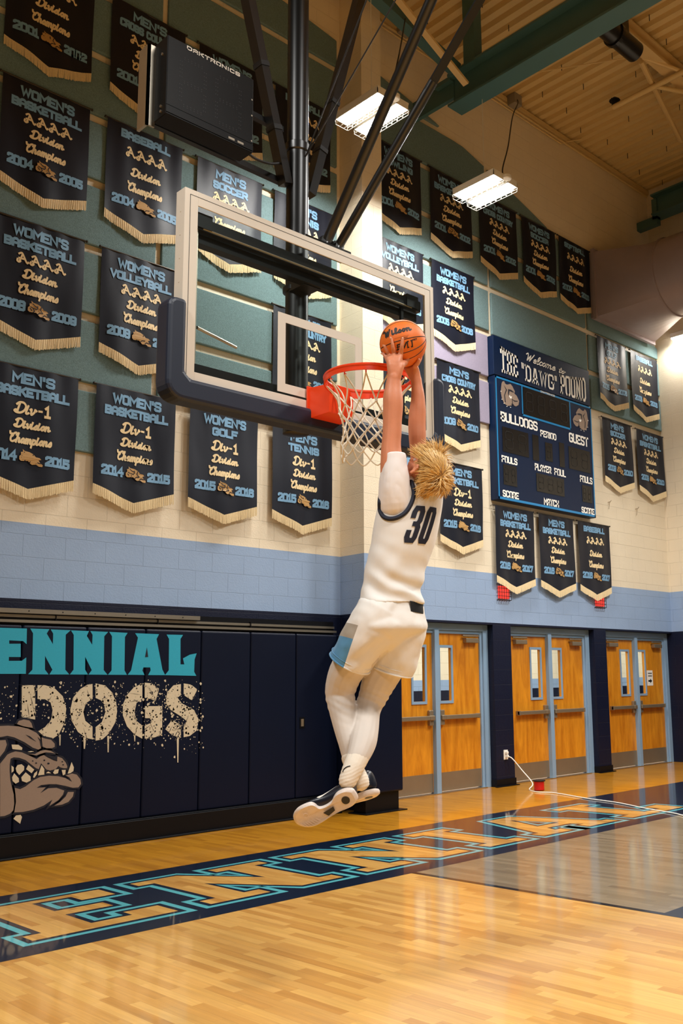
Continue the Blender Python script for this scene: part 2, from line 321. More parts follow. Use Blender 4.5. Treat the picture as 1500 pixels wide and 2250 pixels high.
# ------------------------------------------------------------ floor
fl = MB(); fl.add([(-14,-16,0),(20,-16,0),(20,9.3,0),(-14,9.3,0)], [(0,1,2,3)])
floor = struct(fl.build('floor', 'maple_floor'))
BL, BT = 5.373, 7.095     # painted border strip along the baseline
def slab(name, x0, y0, x1, y1, z, m):
    b = MB(); b.add([(x0,y0,z),(x1,y0,z),(x1,y1,z),(x0,y1,z)], [(0,1,2,3)]); return b.build(name, m, floor)
slab('border_boards', -14, BT, 20, 9.3, .0004, 'maple_border')
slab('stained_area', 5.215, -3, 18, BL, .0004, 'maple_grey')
slab('painted_band', -12, BL, 18, BT, .0006, 'floor_navy')
slab('key_line', 5.166, -.6, 5.217, BL, .0008, 'floor_black')
slab('key_block', 5.217, 2.96, 5.43, 3.24, .0008, 'floor_black')
GL = {'E': [(0,0),(1,0),(1,.24),(.74,.24),(.74,.13),(.45,.13),(.45,.46),(.80,.46),(.80,.60),(.45,.60),(.45,.92),(.74,.92),(.74,.77),(1,.77),(1,1),(0,1),(0,.88),(.12,.88),(.12,.13),(0,.13)],
'N': [(0,0),(.42,0),(.42,.13),(.31,.13),(.31,.60),(.66,0),(1,0),(1,.13),(.89,.13),(.89,.88),(1,.88),(1,1),(.58,1),(.58,.88),(.68,.88),(.68,.44),(.34,1),(0,1),(0,.88),(.11,.88),(.11,.13),(0,.13)],
'I': [(0,0),(1,0),(1,.13),(.76,.13),(.76,.88),(1,.88),(1,1),(0,1),(0,.88),(.24,.88),(.24,.13),(0,.13)],
'A': [(0,0),(.36,0),(.36,.13),(.29,.13),(.33,.26),(.64,.26),(.68,.13),(.6,.13),(.6,0),(1,0),(1,.13),(.93,.13),(.66,1),(.34,1),(.08,.13),(0,.13)],
'L': [(0,0),(1,0),(1,.32),(.74,.32),(.74,.13),(.44,.13),(.44,.88),(.58,.88),(.58,1),(0,1),(0,.88),(.14,.88),(.14,.13),(0,.13)]}
fm = MB()
Y0, Y1 = 5.675, 6.745
def fz(z): return lambda u, v: (u, v, z)
for ch, x0, x1 in [('E',2.48,3.40),('N',3.64,4.76),('N',5.0,6.14),('I',6.40,6.91),('A',7.15,8.36),('L',8.62,9.65)]:
    P = [(x0 + (x1-x0)*a, Y0 + (Y1-Y0)*b) for a, b in GL[ch]]
    fm.cur = 0; fm.flat([(p.x, p.y) for p in offset_poly(P, .088)], fz(.0010))
    fm.cur = 1; fm.flat([(p.x, p.y) for p in offset_poly(P, .040)], fz(.0014))
    fm.cur = 2; fm.flat(P, fz(.0018))
    if ch == 'A':
        h = [(x0 + (x1-x0)*a, Y0 + (Y1-Y0)*b) for a, b in [(.37,.40),(.61,.40),(.49,.80)]]
        fm.cur = 1; fm.flat([(p.x, p.y) for p in offset_poly(h, .02)], fz(.0022))
        fm.cur = 0; fm.flat([(p.x, p.y) for p in offset_poly(h, -.015)], fz(.0026))
        fm.cur = 1; fm.flat([(p.x, p.y) for p in offset_poly(h, -.055)], fz(.0030))
for i, t_ in enumerate(fm.f):      # every painted face looks up
    a, b, c = (Vector(fm.v[k]) for k in t_[:3])
    if (b-a).cross(c-a).z < 0: fm.f[i] = tuple(reversed(t_))
fm.build('painted_lettering', ['floor_teal', 'floor_navy', 'maple_floor'], floor)

# ------------------------------------------------------------ walls
CZ = 10.66
wl = MB()
wl.box((-6, W, 2.2206), (14.966, W+.22, CZ))
for a, b in [(-6, 8.09), (10.146, 10.535), (12.59, 12.92)]: wl.box((a, W, 0), (b, W+.22, 2.2206))
struct(wl.build('wall_end', 'painted_block'))
pl = MB(); pl.box((7.374, 8.40, 0), (7.710, W, CZ)); struct(pl.build('wall_pilaster', 'painted_block'))
rw = MB(); rw.box((14.966, 4.0, 0), (15.3, W+.22, CZ)); struct(rw.build('wall_right', 'painted_block'))
# door bays
def frame_poly(mb, x0, x1, z0, z1, y, w, d):
    mb.box((x0, y, z0), (x0+w, y+d, z1)); mb.box((x1-w, y, z0), (x1, y+d, z1)); mb.box((x0+w, y, z1-w), (x1-w, y+d, z1))
# ------------------------------------------------------------ outlines of printed artwork, metres on the surface that carries it
DOG_TAUPE = [[(3.401,1.119),(3.47,1.121),(3.556,1.111),(3.644,1.087),(3.718,1.048),(3.752,1.011),(3.768,0.951),(3.764,0.911),(3.742,0.901),(3.693,0.92),(3.619,0.971),(3.53,1.017),(3.467,1.035),(3.422,1.028),(3.407,1.01)],[(3.765,1.006),(3.794,0.995),(3.852,0.98),(3.886,0.944),(3.888,0.916),(3.864,0.906),(3.814,0.908),(3.779,0.925),(3.772,0.966)],[(3.544,1.131),(3.558,1.158),(3.601,1.168),(3.649,1.158),(3.67,1.133),(3.684,1.093),(3.644,1.099),(3.596,1.111)],[(3.408,0.998),(3.454,0.999),(3.467,0.96),(3.451,0.907),(3.415,0.86)],[(3.506,0.888),(3.544,0.898),(3.599,0.886),(3.672,0.85),(3.73,0.819),(3.761,0.841),(3.793,0.85),(3.826,0.828),(3.885,0.797),(3.914,0.787),(3.917,0.83),(3.959,0.812),(3.994,0.773),(4.011,0.736),(4.009,0.72),(3.98,0.722),(3.946,0.733),(3.929,0.746),(3.905,0.72),(3.856,0.712),(3.823,0.722),(3.772,0.781),(3.754,0.731),(3.73,0.741),(3.676,0.784),(3.634,0.818),(3.578,0.841),(3.531,0.848),(3.505,0.838),(3.5,0.789),(3.502,0.735),(3.512,0.657),(3.529,0.595),(3.548,0.532),(3.556,0.455),(3.551,0.402),(3.525,0.375),(3.48,0.361),(3.443,0.361),(3.419,0.802),(3.454,0.846),(3.476,0.875)],[(3.647,0.872),(3.712,0.864),(3.759,0.888),(3.807,0.895),(3.856,0.882),(3.897,0.856),(3.857,0.866),(3.808,0.873),(3.768,0.864),(3.728,0.852)],[(3.553,0.589),(3.6,0.573),(3.646,0.592),(3.715,0.641),(3.77,0.663),(3.85,0.667),(3.933,0.656),(4.001,0.633),(4.061,0.596),(4.034,0.638),(3.999,0.657),(4.058,0.67),(4.101,0.657),(4.137,0.614),(4.147,0.572),(4.123,0.542),(4.072,0.543),(4.004,0.565),(3.92,0.588),(3.854,0.594),(3.781,0.592),(3.742,0.572),(3.823,0.569),(3.777,0.522),(3.847,0.559),(3.921,0.556),(3.993,0.526),(3.982,0.491),(3.943,0.448),(3.863,0.405),(3.889,0.457),(3.814,0.414),(3.727,0.388),(3.633,0.378),(3.56,0.382),(3.57,0.469),(3.563,0.531)],[(4.027,0.511),(4.082,0.506),(4.075,0.467),(4.035,0.423),(3.978,0.405),(3.908,0.402),(3.96,0.43),(4.008,0.473)]]
DOG_CREAM = [[(3.506,0.958),(3.565,0.953),(3.601,0.925),(3.598,0.906),(3.516,0.919)],[(3.647,0.887),(3.678,0.893),(3.706,0.887),(3.671,0.882)],[(3.515,0.78),(3.536,0.763),(3.537,0.732),(3.519,0.718)],[(3.552,0.754),(3.566,0.78),(3.601,0.785),(3.625,0.764),(3.625,0.733),(3.586,0.694),(3.561,0.723)],[(3.66,0.776),(3.714,0.73),(3.692,0.701),(3.642,0.74)],[(3.525,0.679),(3.542,0.713),(3.583,0.667),(3.587,0.636),(3.558,0.623),(3.532,0.648)],[(3.604,0.673),(3.64,0.713),(3.685,0.674),(3.687,0.639),(3.652,0.624),(3.612,0.641)],[(3.706,0.665),(3.716,0.699),(3.741,0.718),(3.74,0.689),(3.718,0.66)],[(3.749,0.678),(3.777,0.765),(3.803,0.728),(3.805,0.68)],[(3.882,0.69),(3.897,0.716),(3.934,0.718),(3.928,0.682),(3.899,0.677)],[(3.96,0.708),(3.997,0.707),(3.995,0.669),(3.974,0.66)],[(4.016,0.672),(4.049,0.772),(4.072,0.723),(4.069,0.691),(4.041,0.674)],[(3.817,0.691),(3.84,0.705),(3.866,0.687)],[(3.555,0.33),(3.576,0.355),(3.615,0.356),(3.628,0.337),(3.615,0.281)]]
DOG_NAVY = [[(3.797,0.85),(3.842,0.847),(3.892,0.832),(3.908,0.843),(3.917,0.791),(3.885,0.801),(3.826,0.836)],[(3.622,1.037),(3.664,1.019),(3.722,0.969),(3.665,1.002)],[(3.728,1.012),(3.762,0.983),(3.779,0.922),(3.761,0.927),(3.75,0.975)],[(3.69,0.806),(3.693,0.801),(3.701,0.801),(3.704,0.805),(3.701,0.81),(3.692,0.811)],[(3.719,0.786),(3.722,0.78),(3.733,0.779),(3.736,0.785),(3.732,0.791),(3.722,0.792)],[(3.79,0.805),(3.794,0.799),(3.805,0.798),(3.808,0.804),(3.804,0.81),(3.793,0.811)],[(3.826,0.775),(3.831,0.767),(3.844,0.766),(3.849,0.773),(3.844,0.781),(3.83,0.782)],[(3.955,0.782),(3.959,0.776),(3.968,0.776),(3.97,0.78),(3.967,0.786),(3.958,0.786)],[(3.964,0.754),(3.967,0.748),(3.976,0.748),(3.979,0.753),(3.976,0.758),(3.967,0.759)]]
MURAL_CREAM = [[(3.569,1.467),(3.687,1.466),(3.702,1.164),(3.584,1.186)],[(3.708,1.465),(3.775,1.464),(3.863,1.436),(3.942,1.362),(3.979,1.251),(3.972,1.129),(3.92,1.022),(3.866,0.987),(3.785,1.017),(3.734,1.061),(3.793,1.094),(3.845,1.158),(3.854,1.242),(3.832,1.31),(3.781,1.339),(3.714,1.343)],[(4.219,1.469),(4.225,1.333),(4.163,1.295),(4.141,1.215),(4.164,1.134),(4.235,1.079),(4.24,0.963),(4.177,0.979),(4.097,1.038),(4.035,1.139),(4.017,1.237),(4.038,1.347),(4.105,1.426),(4.169,1.463)],[(4.248,1.474),(4.343,1.454),(4.413,1.39),(4.458,1.299),(4.472,1.21),(4.458,1.109),(4.401,1.011),(4.336,0.958),(4.27,0.949),(4.265,1.073),(4.323,1.115),(4.353,1.201),(4.343,1.277),(4.308,1.316),(4.254,1.34)],[(4.721,1.469),(4.726,1.325),(4.667,1.281),(4.649,1.198),(4.673,1.113),(4.735,1.066),(4.739,0.943),(4.657,0.986),(4.577,1.066),(4.531,1.17),(4.528,1.272),(4.566,1.361),(4.634,1.431)],[(4.746,1.475),(4.819,1.468),(4.901,1.414),(4.868,1.295),(4.81,1.317),(4.751,1.331)],[(4.757,1.25),(4.941,1.245),(4.949,0.971),(4.851,0.943),(4.765,0.942),(4.76,1.064),(4.824,1.088),(4.823,1.133),(4.761,1.136)],[(5.14,1.457),(5.143,1.349),(5.106,1.323),(5.153,1.268),(5.294,1.197),(5.351,1.1),(5.33,0.992),(5.254,0.942),(5.185,0.933),(5.182,1.053),(5.212,1.092),(5.157,1.134),(5.034,1.205),(4.98,1.273),(4.991,1.379),(5.057,1.445)],[(5.171,1.463),(5.256,1.449),(5.328,1.4),(5.268,1.292),(5.174,1.348)],[(4.98,1.022),(5.052,1.111),(5.152,1.051),(5.155,0.928),(5.056,0.959)],[(3.925,1.022),(3.939,1.021),(3.94,0.925),(3.932,0.925)],[(4.382,0.987),(4.401,0.986),(4.402,0.836),(4.392,0.836)],[(5.108,0.943),(5.132,0.942),(5.133,0.691),(5.123,0.692)],[(4.151,0.986),(4.179,0.985),(4.171,0.881),(4.16,0.882)],[(4.649,0.999),(4.667,0.985),(4.666,0.921),(4.658,0.922)]]
MURAL_TEAL = [[(3.355,1.967),(3.589,1.966),(3.593,1.827),(3.561,1.854),(3.44,1.858),(3.442,1.828),(3.541,1.83),(3.547,1.713),(3.445,1.713),(3.446,1.679),(3.558,1.68),(3.596,1.71),(3.6,1.566),(3.377,1.567)],[(3.618,1.967),(3.791,1.966),(3.768,1.926),(3.829,1.831),(3.827,1.927),(3.803,1.964),(3.989,1.962),(3.944,1.92),(3.954,1.601),(3.994,1.558),(3.81,1.559),(3.835,1.601),(3.762,1.726),(3.768,1.602),(3.803,1.559),(3.62,1.562),(3.655,1.602),(3.645,1.925)],[(3.991,1.961),(4.164,1.959),(4.145,1.913),(4.2,1.832),(4.2,1.924),(4.177,1.959),(4.353,1.956),(4.316,1.914),(4.323,1.597),(4.363,1.553),(4.176,1.556),(4.206,1.597),(4.137,1.72),(4.142,1.601),(4.171,1.556),(3.999,1.558),(4.031,1.601),(4.019,1.92)],[(4.364,1.957),(4.551,1.952),(4.525,1.912),(4.532,1.594),(4.559,1.551),(4.366,1.553),(4.401,1.594),(4.393,1.916)],[(4.629,1.951),(4.884,1.948),(4.859,1.9),(4.932,1.599),(4.964,1.546),(4.78,1.548),(4.805,1.593),(4.799,1.622),(4.727,1.622),(4.718,1.593),(4.741,1.549),(4.566,1.552),(4.6,1.594),(4.66,1.909)],[(4.967,1.946),(5.15,1.947),(5.123,1.906),(5.13,1.652),(5.173,1.652),(5.156,1.712),(5.233,1.75),(5.311,1.764),(5.289,1.702),(5.287,1.578),(5.313,1.537),(4.961,1.546),(5.001,1.593),(4.995,1.903)]]
MURAL_NAVY = [[(4.741,1.722),(4.774,1.723),(4.758,1.818)]]
HEAD_TAUPE = [[(10.334,5.767),(10.356,5.799),(10.393,5.814),(10.418,5.781),(10.452,5.772),(10.514,5.792),(10.539,5.803),(10.585,5.772),(10.595,5.756),(10.638,5.706),(10.622,5.672),(10.676,5.649),(10.731,5.578),(10.711,5.512),(10.653,5.479),(10.612,5.48),(10.572,5.494),(10.544,5.47),(10.457,5.446),(10.377,5.47),(10.33,5.542),(10.308,5.632)]]
HEAD_WHITE = [[(10.495,5.604),(10.51,5.628),(10.53,5.604),(10.563,5.618),(10.549,5.574),(10.52,5.575)],[(10.3,5.637),(10.305,5.632),(10.32,5.635),(10.325,5.642),(10.32,5.647),(10.305,5.644)],[(10.319,5.519),(10.324,5.514),(10.338,5.517),(10.343,5.524),(10.339,5.529),(10.324,5.526)],[(10.428,5.432),(10.433,5.427),(10.447,5.43),(10.452,5.437),(10.448,5.441),(10.433,5.438)],[(10.509,5.436),(10.514,5.431),(10.529,5.434),(10.534,5.441),(10.53,5.446),(10.515,5.443)],[(10.365,5.467),(10.37,5.463),(10.384,5.466),(10.389,5.472),(10.385,5.477),(10.37,5.474)]]
HEAD_NAVY = [[(10.48,5.71),(10.555,5.713),(10.622,5.689),(10.581,5.68),(10.509,5.686),(10.489,5.602),(10.474,5.64)],[(10.555,5.575),(10.627,5.563),(10.7,5.575),(10.689,5.559),(10.615,5.544)],[(10.53,5.481),(10.562,5.508),(10.561,5.577),(10.574,5.579),(10.579,5.509),(10.61,5.485),(10.571,5.488)],[(10.38,5.757),(10.452,5.69),(10.403,5.598),(10.419,5.492),(10.398,5.488),(10.383,5.593),(10.427,5.685)]]
# ------------------------------------------------------------ doors and the corridor behind
def wood_door(name):
    m = bpy.data.materials.new(name); m.use_nodes = True; nt = m.node_tree; L = nt.links; b = nt.nodes['Principled BSDF']
    tc = n_(nt, 'ShaderNodeTexCoord'); mp = n_(nt, 'ShaderNodeMapping'); mp.inputs['Scale'].default_value = (1, 1, .16); L.new(tc.outputs['Object'], mp.inputs[0])
    wv = n_(nt, 'ShaderNodeTexNoise'); wv.inputs['Scale'].default_value = 7; wv.inputs['Detail'].default_value = 6; wv.inputs['Distortion'].default_value = 1.4; L.new(mp.outputs[0], wv.inputs['Vector'])
    fn = n_(nt, 'ShaderNodeTexNoise'); fn.inputs['Scale'].default_value = 60; fn.inputs['Detail'].default_value = 3; L.new(mp.outputs[0], fn.inputs['Vector'])
    rp = n_(nt, 'ShaderNodeValToRGB'); e = rp.color_ramp.elements; e[0].position = .3; e[0].color = rgb(178,104,12); e[1].position = .68; e[1].color = rgb(224,150,34)
    L.new(math_(nt, 'ADD', math_(nt, 'MULTIPLY', wv.outputs['Fac'], .75), math_(nt, 'MULTIPLY', fn.outputs['Fac'], .25)), rp.inputs[0]); L.new(rp.outputs[0], b.inputs['Base Color'])
    b.inputs['Roughness'].default_value = .38; MT[name] = m
wood_door('oak_veneer')
def pane(name, tint=(1,1,1,1), refl=1.0):
    m = bpy.data.materials.new(name); m.use_nodes = True; nt = m.node_tree; nt.nodes.remove(nt.nodes['Principled BSDF'])
    t = n_(nt, 'ShaderNodeBsdfTransparent'); t.inputs[0].default_value = tint; g = n_(nt, 'ShaderNodeBsdfGlossy'); g.inputs['Roughness'].default_value = .02
    lw = n_(nt, 'ShaderNodeLayerWeight'); lw.inputs[0].default_value = .5; fr = math_(nt, 'ADD', math_(nt, 'MULTIPLY', math_(nt, 'POWER', lw.outputs['Facing'], 5), .9), .04)
    mx = n_(nt, 'ShaderNodeMixShader')
    nt.links.new(math_(nt, 'MULTIPLY', fr, refl), mx.inputs[0]); nt.links.new(t.outputs[0], mx.inputs[1]); nt.links.new(g.outputs[0], mx.inputs[2]); nt.links.new(mx.outputs[0], nt.nodes['Material Output'].inputs[0]); MT[name] = m
pane('clear_glass', (.93,.97,.96,1)); pane('board_glass', (.95,.98,.97,1), .8)
cw = MB(); cw.box((4, 12.2, 0), (24, 12.4, 3.3)); struct(cw.build('wall_corridor', 'corridor_block'))
cf = MB(); cf.add([(4,9.3,0),(24,9.3,0),(24,12.2,0),(4,12.2,0)], [(0,1,2,3)]); struct(cf.build('floor_corridor', mat('corridor_tile', rgb(190,184,170), .25)))
cc = MB(); cc.box((4, W+.22, 3.1), (24, 12.2, 3.2)); struct(cc.build('ceiling_corridor', 'white'))
for x in (9, 12, 15, 19): area('corridor_light', (x, 10.6, 3.05), .9, 85, (1,.98,.95), (x, 10.6, 0))
DY = W + .15
def door_set(n, x0, x1, sign=False):
    root = bpy.data.objects.new('door_%d' % n, None); C.objects.link(root); root['kind'] = 'structure'
    root.location = ((x0+x1)/2, DY, 0)
    def L(mb, name, m, par=None, **k):
        o = mb.build(name, m, par or root, **k); o.location = (-(x0+x1)/2, -DY, 0) if par is None else (0,0,0); return o
    f = MB()
    for a, s in ((x0, 1), (x1, -1)):
        lo, hi = sorted((a, a+s*.10)); f.box((lo, W+.10, 0), (hi, W+.20, 2.2206)); lo, hi = sorted((a+s*.10, a+s*.145)); f.box((lo, W+.125, 0), (hi, W+.22, 2.18))
    f.box((x0+.10, W+.10, 2.13), (x1-.10, W+.20, 2.2206)); f.box((x0+.145, W+.125, 2.085), (x1-.145, W+.22, 2.13))
    bevel(L(f, 'frame', 'frame_blue'), .004)
    xm = (x0+x1)/2 - .01
    mu = MB(); mu.box((xm-.042, W+.085, 0), (xm+.042, W+.2, 2.13)); bevel(L(mu, 'mullion', 'frame_blue'), .004)
    th = MB(); th.box((x0+.10, W+.08, 0), (x1-.10, W+.24, .010)); L(th, 'threshold', 'aluminium')
    for s in (-1, 1):
        a, b = (x0+.145, xm-.042) if s < 0 else (xm+.042, x1-.145)
        # leaf with a vision-panel opening near the mullion
        wa, wb = (b-.30-.02, b-.02-.03) if s < 0 else (a+.035, a+.315)
        if s < 0: wa, wb = b-.385, b-.105
        lf = MB()
        for q in (((a,DY,.026),(wa+.03,DY+.045,2.085)), ((wb-.03,DY,.026),(b,DY+.045,2.085)), ((wa+.03,DY,.026),(wb-.03,DY+.045,1.19)), ((wa+.03,DY,1.895),(wb-.03,DY+.045,2.085))): lf.box(*q)
        leaf = L(lf, 'leaf', 'oak_veneer')
        wf = MB()
        for q in (((wa,DY-.012,1.155),(wa+.032,DY,1.93)), ((wb-.032,DY-.012,1.155),(wb,DY,1.93)), ((wa+.032,DY-.012,1.155),(wb-.032,DY,1.19)), ((wa+.032,DY-.012,1.895),(wb-.032,DY,1.93))): wf.box(*q)
        L(wf, 'window_frame', 'frame_blue', leaf)
        gl = MB(); gl.box((wa+.032, DY+.02, 1.19), (wb-.032, DY+.026, 1.895)); L(gl, 'window_pane', 'clear_glass', leaf)
        kp = MB(); kp.box((a+.01, DY-.004, .028), (b-.01, DY, .262)); L(kp, 'kick_plate', 'steel_satin', leaf)
        pb = MB(); p0, p1 = (a+.09, b-.11) if s < 0 else (a+.11, b-.07)
        pb.box((p0, DY-.075, .948), (p1, DY-.035, 1.003)); pb.box((p1-.03 if s > 0 else p0, DY-.08, .942), ((p1 if s > 0 else p0+.03), DY, 1.008)); pb.box((p0+.05, DY-.035, .96), (p1-.05, DY, .99))
        bevel(L(pb, 'push_bar', 'steel_satin', leaf), .006)
        lt = MB(); q0 = (b-.10, b-.025) if s < 0 else (a+.025, a+.10)
        lt.box((q0[0], DY-.05, .875), (q0[1], DY, 1.075)); lt.box((min(q0[0], p1), DY-.08, .945), (max(q0[1], p0), DY-.03, 1.006)); bevel(L(lt, 'latch_case', 'steel_satin', leaf), .01, 3)
        if s > 0 or n > 1:
            cl = MB(); k = (b-.36, b-.03) if s > 0 else (a+.03, a+.36)
            cl.box((k[0]+.04, DY-.07, 1.965), (k[1]-.03, DY, 2.03)); cl.box((k[0], DY-.05, 2.05), (k[1], DY-.03, 2.075)); bevel(L(cl, 'door_closer', 'steel_satin', leaf), .008)
        if sign and s > 0:
            sg = MB(); sg.box((wb+.03, DY-.004, 1.32), (wb+.21, DY, 1.58)); so = L(sg, 'paper_sign', 'white', leaf, label='white paper notice with a black arrow')
            ar = MB(); f2 = lambda u, v: (u, DY-.006, v)
            ar.flat([(wb+.06,1.385),(wb+.12,1.385),(wb+.12,1.36),(wb+.18,1.40),(wb+.12,1.44),(wb+.12,1.415),(wb+.06,1.415)], f2)
            for vv in (1.475, 1.52):
                for i in range(6): ar.flat([(wb+.06+i*.021, vv), (wb+.075+i*.021, vv), (wb+.075+i*.021, vv+.02), (wb+.06+i*.021, vv+.02)], f2)
            L(ar, 'sign_print', 'black_matte', leaf)
door_set(1, 8.09, 10.146); door_set(2, 10.535, 12.59); door_set(3, 12.92, 14.966, True)
bb = MB()
for a, b in ((10.146, 10.535), (12.59, 12.92)):
    bb.box((a-.012, W-.014, 0), (b+.012, W+.09, .10))
    bb.box((a-.05, W-.06, 0), (b+.03, W-.014, .012))
struct(bb.build('baseboard_end', 'black_base'))

# ------------------------------------------------------------ wall pads on the left, their ledge, rail and printed graphic
PF = 8.635
xs = [1.74, 2.345, 2.95, 3.553, 4.15, 4.748, 5.367, 5.968, 6.572, 7.165]
wh = ['beyond the left edge under the big letters', 'left of the snarling dog', 'behind the back of the snarling dog', 'under the first teal letter at the left edge', 'behind the snarling dog nose and first cream letter', 'under the round cream letter of the mural', 'at the right end of the mural with the last cream letter', 'plain, first one right of the printed mural', 'plain, second one right of the printed mural', 'with a small dark handle recess, beside the column']
for i in range(len(xs)-1):
    p = MB(); p.box((xs[i]+.003, PF, .205), (xs[i+1]-.003, W-.06, 1.995))
    o = p.build('wall_pad', 'navy_vinyl'); bevel(o, .018, 3)
    tag(o, 'navy vinyl wall pad ' + wh[min(i+ (1 if i > 7 else 0) if i < 8 else 9, 9)], 'wall pad', 'navy wall pads')
    bk = MB(); bk.box((xs[i]+.01, W-.06, .22), (xs[i+1]-.01, W-.001, 1.98)); bk.build('backing_board', 'black_base', o)
    if i == 8:
        h = MB(); h.box((6.62, PF-.004, .955), (6.69, PF+.001, 1.075)); h.cur = 1; h.box((6.637, PF-.008, .975), (6.673, PF-.003, 1.055)); h.build('handle_recess', ['black_base', 'steel_satin'], o)
pp = MB(); pp.box((7.168, 8.165, .215), (7.745, W-.02, 1.995))
pp = pp.build('wall_pad', 'navy_vinyl'); bevel(pp, .02, 3); tag(pp, 'thick navy pad wrapped around the column beside the first doors', 'wall pad', 'navy wall pads')
pb = MB(); pb.box((7.20, 8.20, 0), (7.70, 8.40, .215)); pb.box((7.15, 8.13, 0), (7.77, 8.44, .012)); pb.build('base_block', 'black_base', pp)
lg = MB(); lg.box((-4, 8.575, 0), (7.168, W, .195)); lg.box((-4, 8.535, 0), (7.15, 8.575, .018)); lg.box((-4, 8.60, .195), (7.168, W, .205))
bevel(struct(lg.build('baseboard_left', 'black_base')), .006)
r1 = MB(); r1.box((-4, 8.66, 2.105), (5.36, 8.70, 2.145)); r1.box((-4, 8.70, 2.07), (7.17, 8.72, 2.095)); r1.box((-4, 8.66, 2.02), (7.17, 8.71, 2.045))
r1 = tag(r1.build('seating_rail', 'aluminium'), 'long thin silver metal rail along the top of the navy wall pads', 'rail')
r2 = MB(); r2.box((-4, 8.72, 2.0), (7.17, W-.001, 2.15)); r2.build('back_channel', 'black_base', r1)
for x in (2.6, 3.87, 4.9, 6.0):
    r3 = MB(); r3.box((x, 8.69, 2.045), (x+.008, 8.722, 2.11)); r3.build('rail_joint', 'black_base', r1)
for x in [3.3 + .31*i for i in range(7)]:
    r3 = MB(); r3.cyl((x, 8.658, 2.125), (x, 8.662, 2.125), .006, 8); r3.build('rivet', 'black_base', r1)
mural = thing('wall_graphic', 'printed vinyl graphic of teal and cream letters and snarling dog on navy pads', 'mural', (4.4, PF, 0))
def ext(poly): return [(x - (.4 if x < 3.412 else 0), z) for x, z in poly]
def flats(name, polys, m, par, y, off=(0,0,0), label=None):
    b = MB()
    for p in polys: b.flat(p, lambda u, v: (u-off[0], y-off[1], v-off[2]))
    return b.build(name, m, par, label=label)
mo = (4.4, PF, 0)
flats('teal_lettering', [ext(p) for p in MURAL_TEAL], 'print_teal', mural, PF-.002, mo, 'tall teal capital letters')
flats('letter_counter', MURAL_NAVY, 'print_navy', mural, PF-.0035, mo)
crm = list(MURAL_CREAM); rs = random.Random(5)
LP = [(3.95,1.25),(4.6,1.2),(5.1,1.2),(5.3,1.1),(4.25,1.35),(4.9,1.45),(3.5,1.3)]
def blob(x, z, r, n=7): return [(x + r*rs.uniform(.6,1.2)*math.cos(2*math.pi*k/n), z + r*rs.uniform(.7,1.3)*math.sin(2*math.pi*k/n)) for k in range(n)]
for i in range(1150):
    cx, cz = LP[rs.randrange(7)]; x = cx + rs.gauss(0,.27); z = cz + rs.gauss(-.06,.17)
    if z > 1.50 or z < .74 or x > 5.42: continue
    if z < 1.15 and x < 3.9: continue
    crm.append(blob(x, z, min(.013, .002 + rs.expovariate(300))))
flats('cream_lettering', crm, 'print_cream', mural, PF-.0022, mo, 'distressed cream stencil letters with paint splatter')
spk = []
for i in range(240):
    q = MURAL_CREAM[rs.randrange(10)]; a, b, c = (q[rs.randrange(len(q))] for _ in range(3)); u, v = rs.random(), rs.random()*.6
    x = a[0] + (b[0]-a[0])*u + (c[0]-a[0])*v*(1-u); z = a[1] + (b[1]-a[1])*u + (c[1]-a[1])*v*(1-u)
    if rs.random() < .75: spk.append(blob(x, z, rs.uniform(.002,.009), 6))
    else:
        an = rs.uniform(0, 3.1); l = rs.uniform(.03,.09); dx, dz = l*math.cos(an), l*math.sin(an)
        spk.append([(x-dx, z-dz), (x+.003, z-.002), (x+dx, z+dz), (x-.003, z+.002)])
flats('worn_specks', spk, 'print_navy', mural, PF-.0034, mo)
flats('dog_backing', [[(p.x, p.y) for p in offset_poly(ext(q), .018)] for q in DOG_TAUPE], 'print_navy', mural, PF-.0038, mo)
dog = flats('dog_head', [ext(p) for p in DOG_TAUPE], 'print_taupe', mural, PF-.005, mo, 'snarling taupe dog head print')
flats('dog_teeth', DOG_CREAM, 'print_cream', dog, PF-.0062, mo); flats('dog_lines', DOG_NAVY, 'print_navy', dog, PF-.0066, mo)

# ------------------------------------------------------------ acoustic panels on the end wall
ZB = [3.70, 4.365, 5.085, 5.81, 6.53, 7.24, 7.955, 8.68, 9.39, 10.11]
XB = [-.13, 2.36, 4.845, 7.335]; XR = [7.72, 10.24, 12.73, 15.0]
def arch(x):       # upper edge of the panelled area
    return 10.02 - .0335*max(0, x-4.6)**1.85 if x > 4.6 else 10.02 - .0335*(4.6-x)**1.85
ordn = ['lowest', 'second', 'third', 'fourth', 'fifth', 'sixth', 'seventh', 'eighth', 'ninth']
def panel(x0, x1, z0, z1, m, lab):
    g = .045; x0 += g*.75; x1 -= g*.75; z0 += g; z1 -= g
    zt = [min(z1, arch(x1)), min(z1, arch(x0))]
    if max(zt) < z0 + .06: return
    n = 10; top = []
    for k in range(n+1):
        x = x1 + (x0-x1)*k/n; z = min(z1, arch(x))
        if z > z0 + .01: top.append((x, z))
        elif k > 0 and not top: continue
    if len(top) < 2: return
    poly = [(x0, z0), (max(t[0] for t in top), z0)] + top
    if abs(poly[1][0]-poly[2][0]) < 1e-4 and abs(poly[1][1]-poly[2][1]) < 1e-4: poly.pop(1)
    b = MB(); b.prism(poly, lambda u, v, d: (u, d, v), W-.042, W-.0005)
    o = b.build('acoustic_panel', m); bevel(o, .012, 2)
    tag(o, lab, 'acoustic panel', 'fabric panels on the end wall')
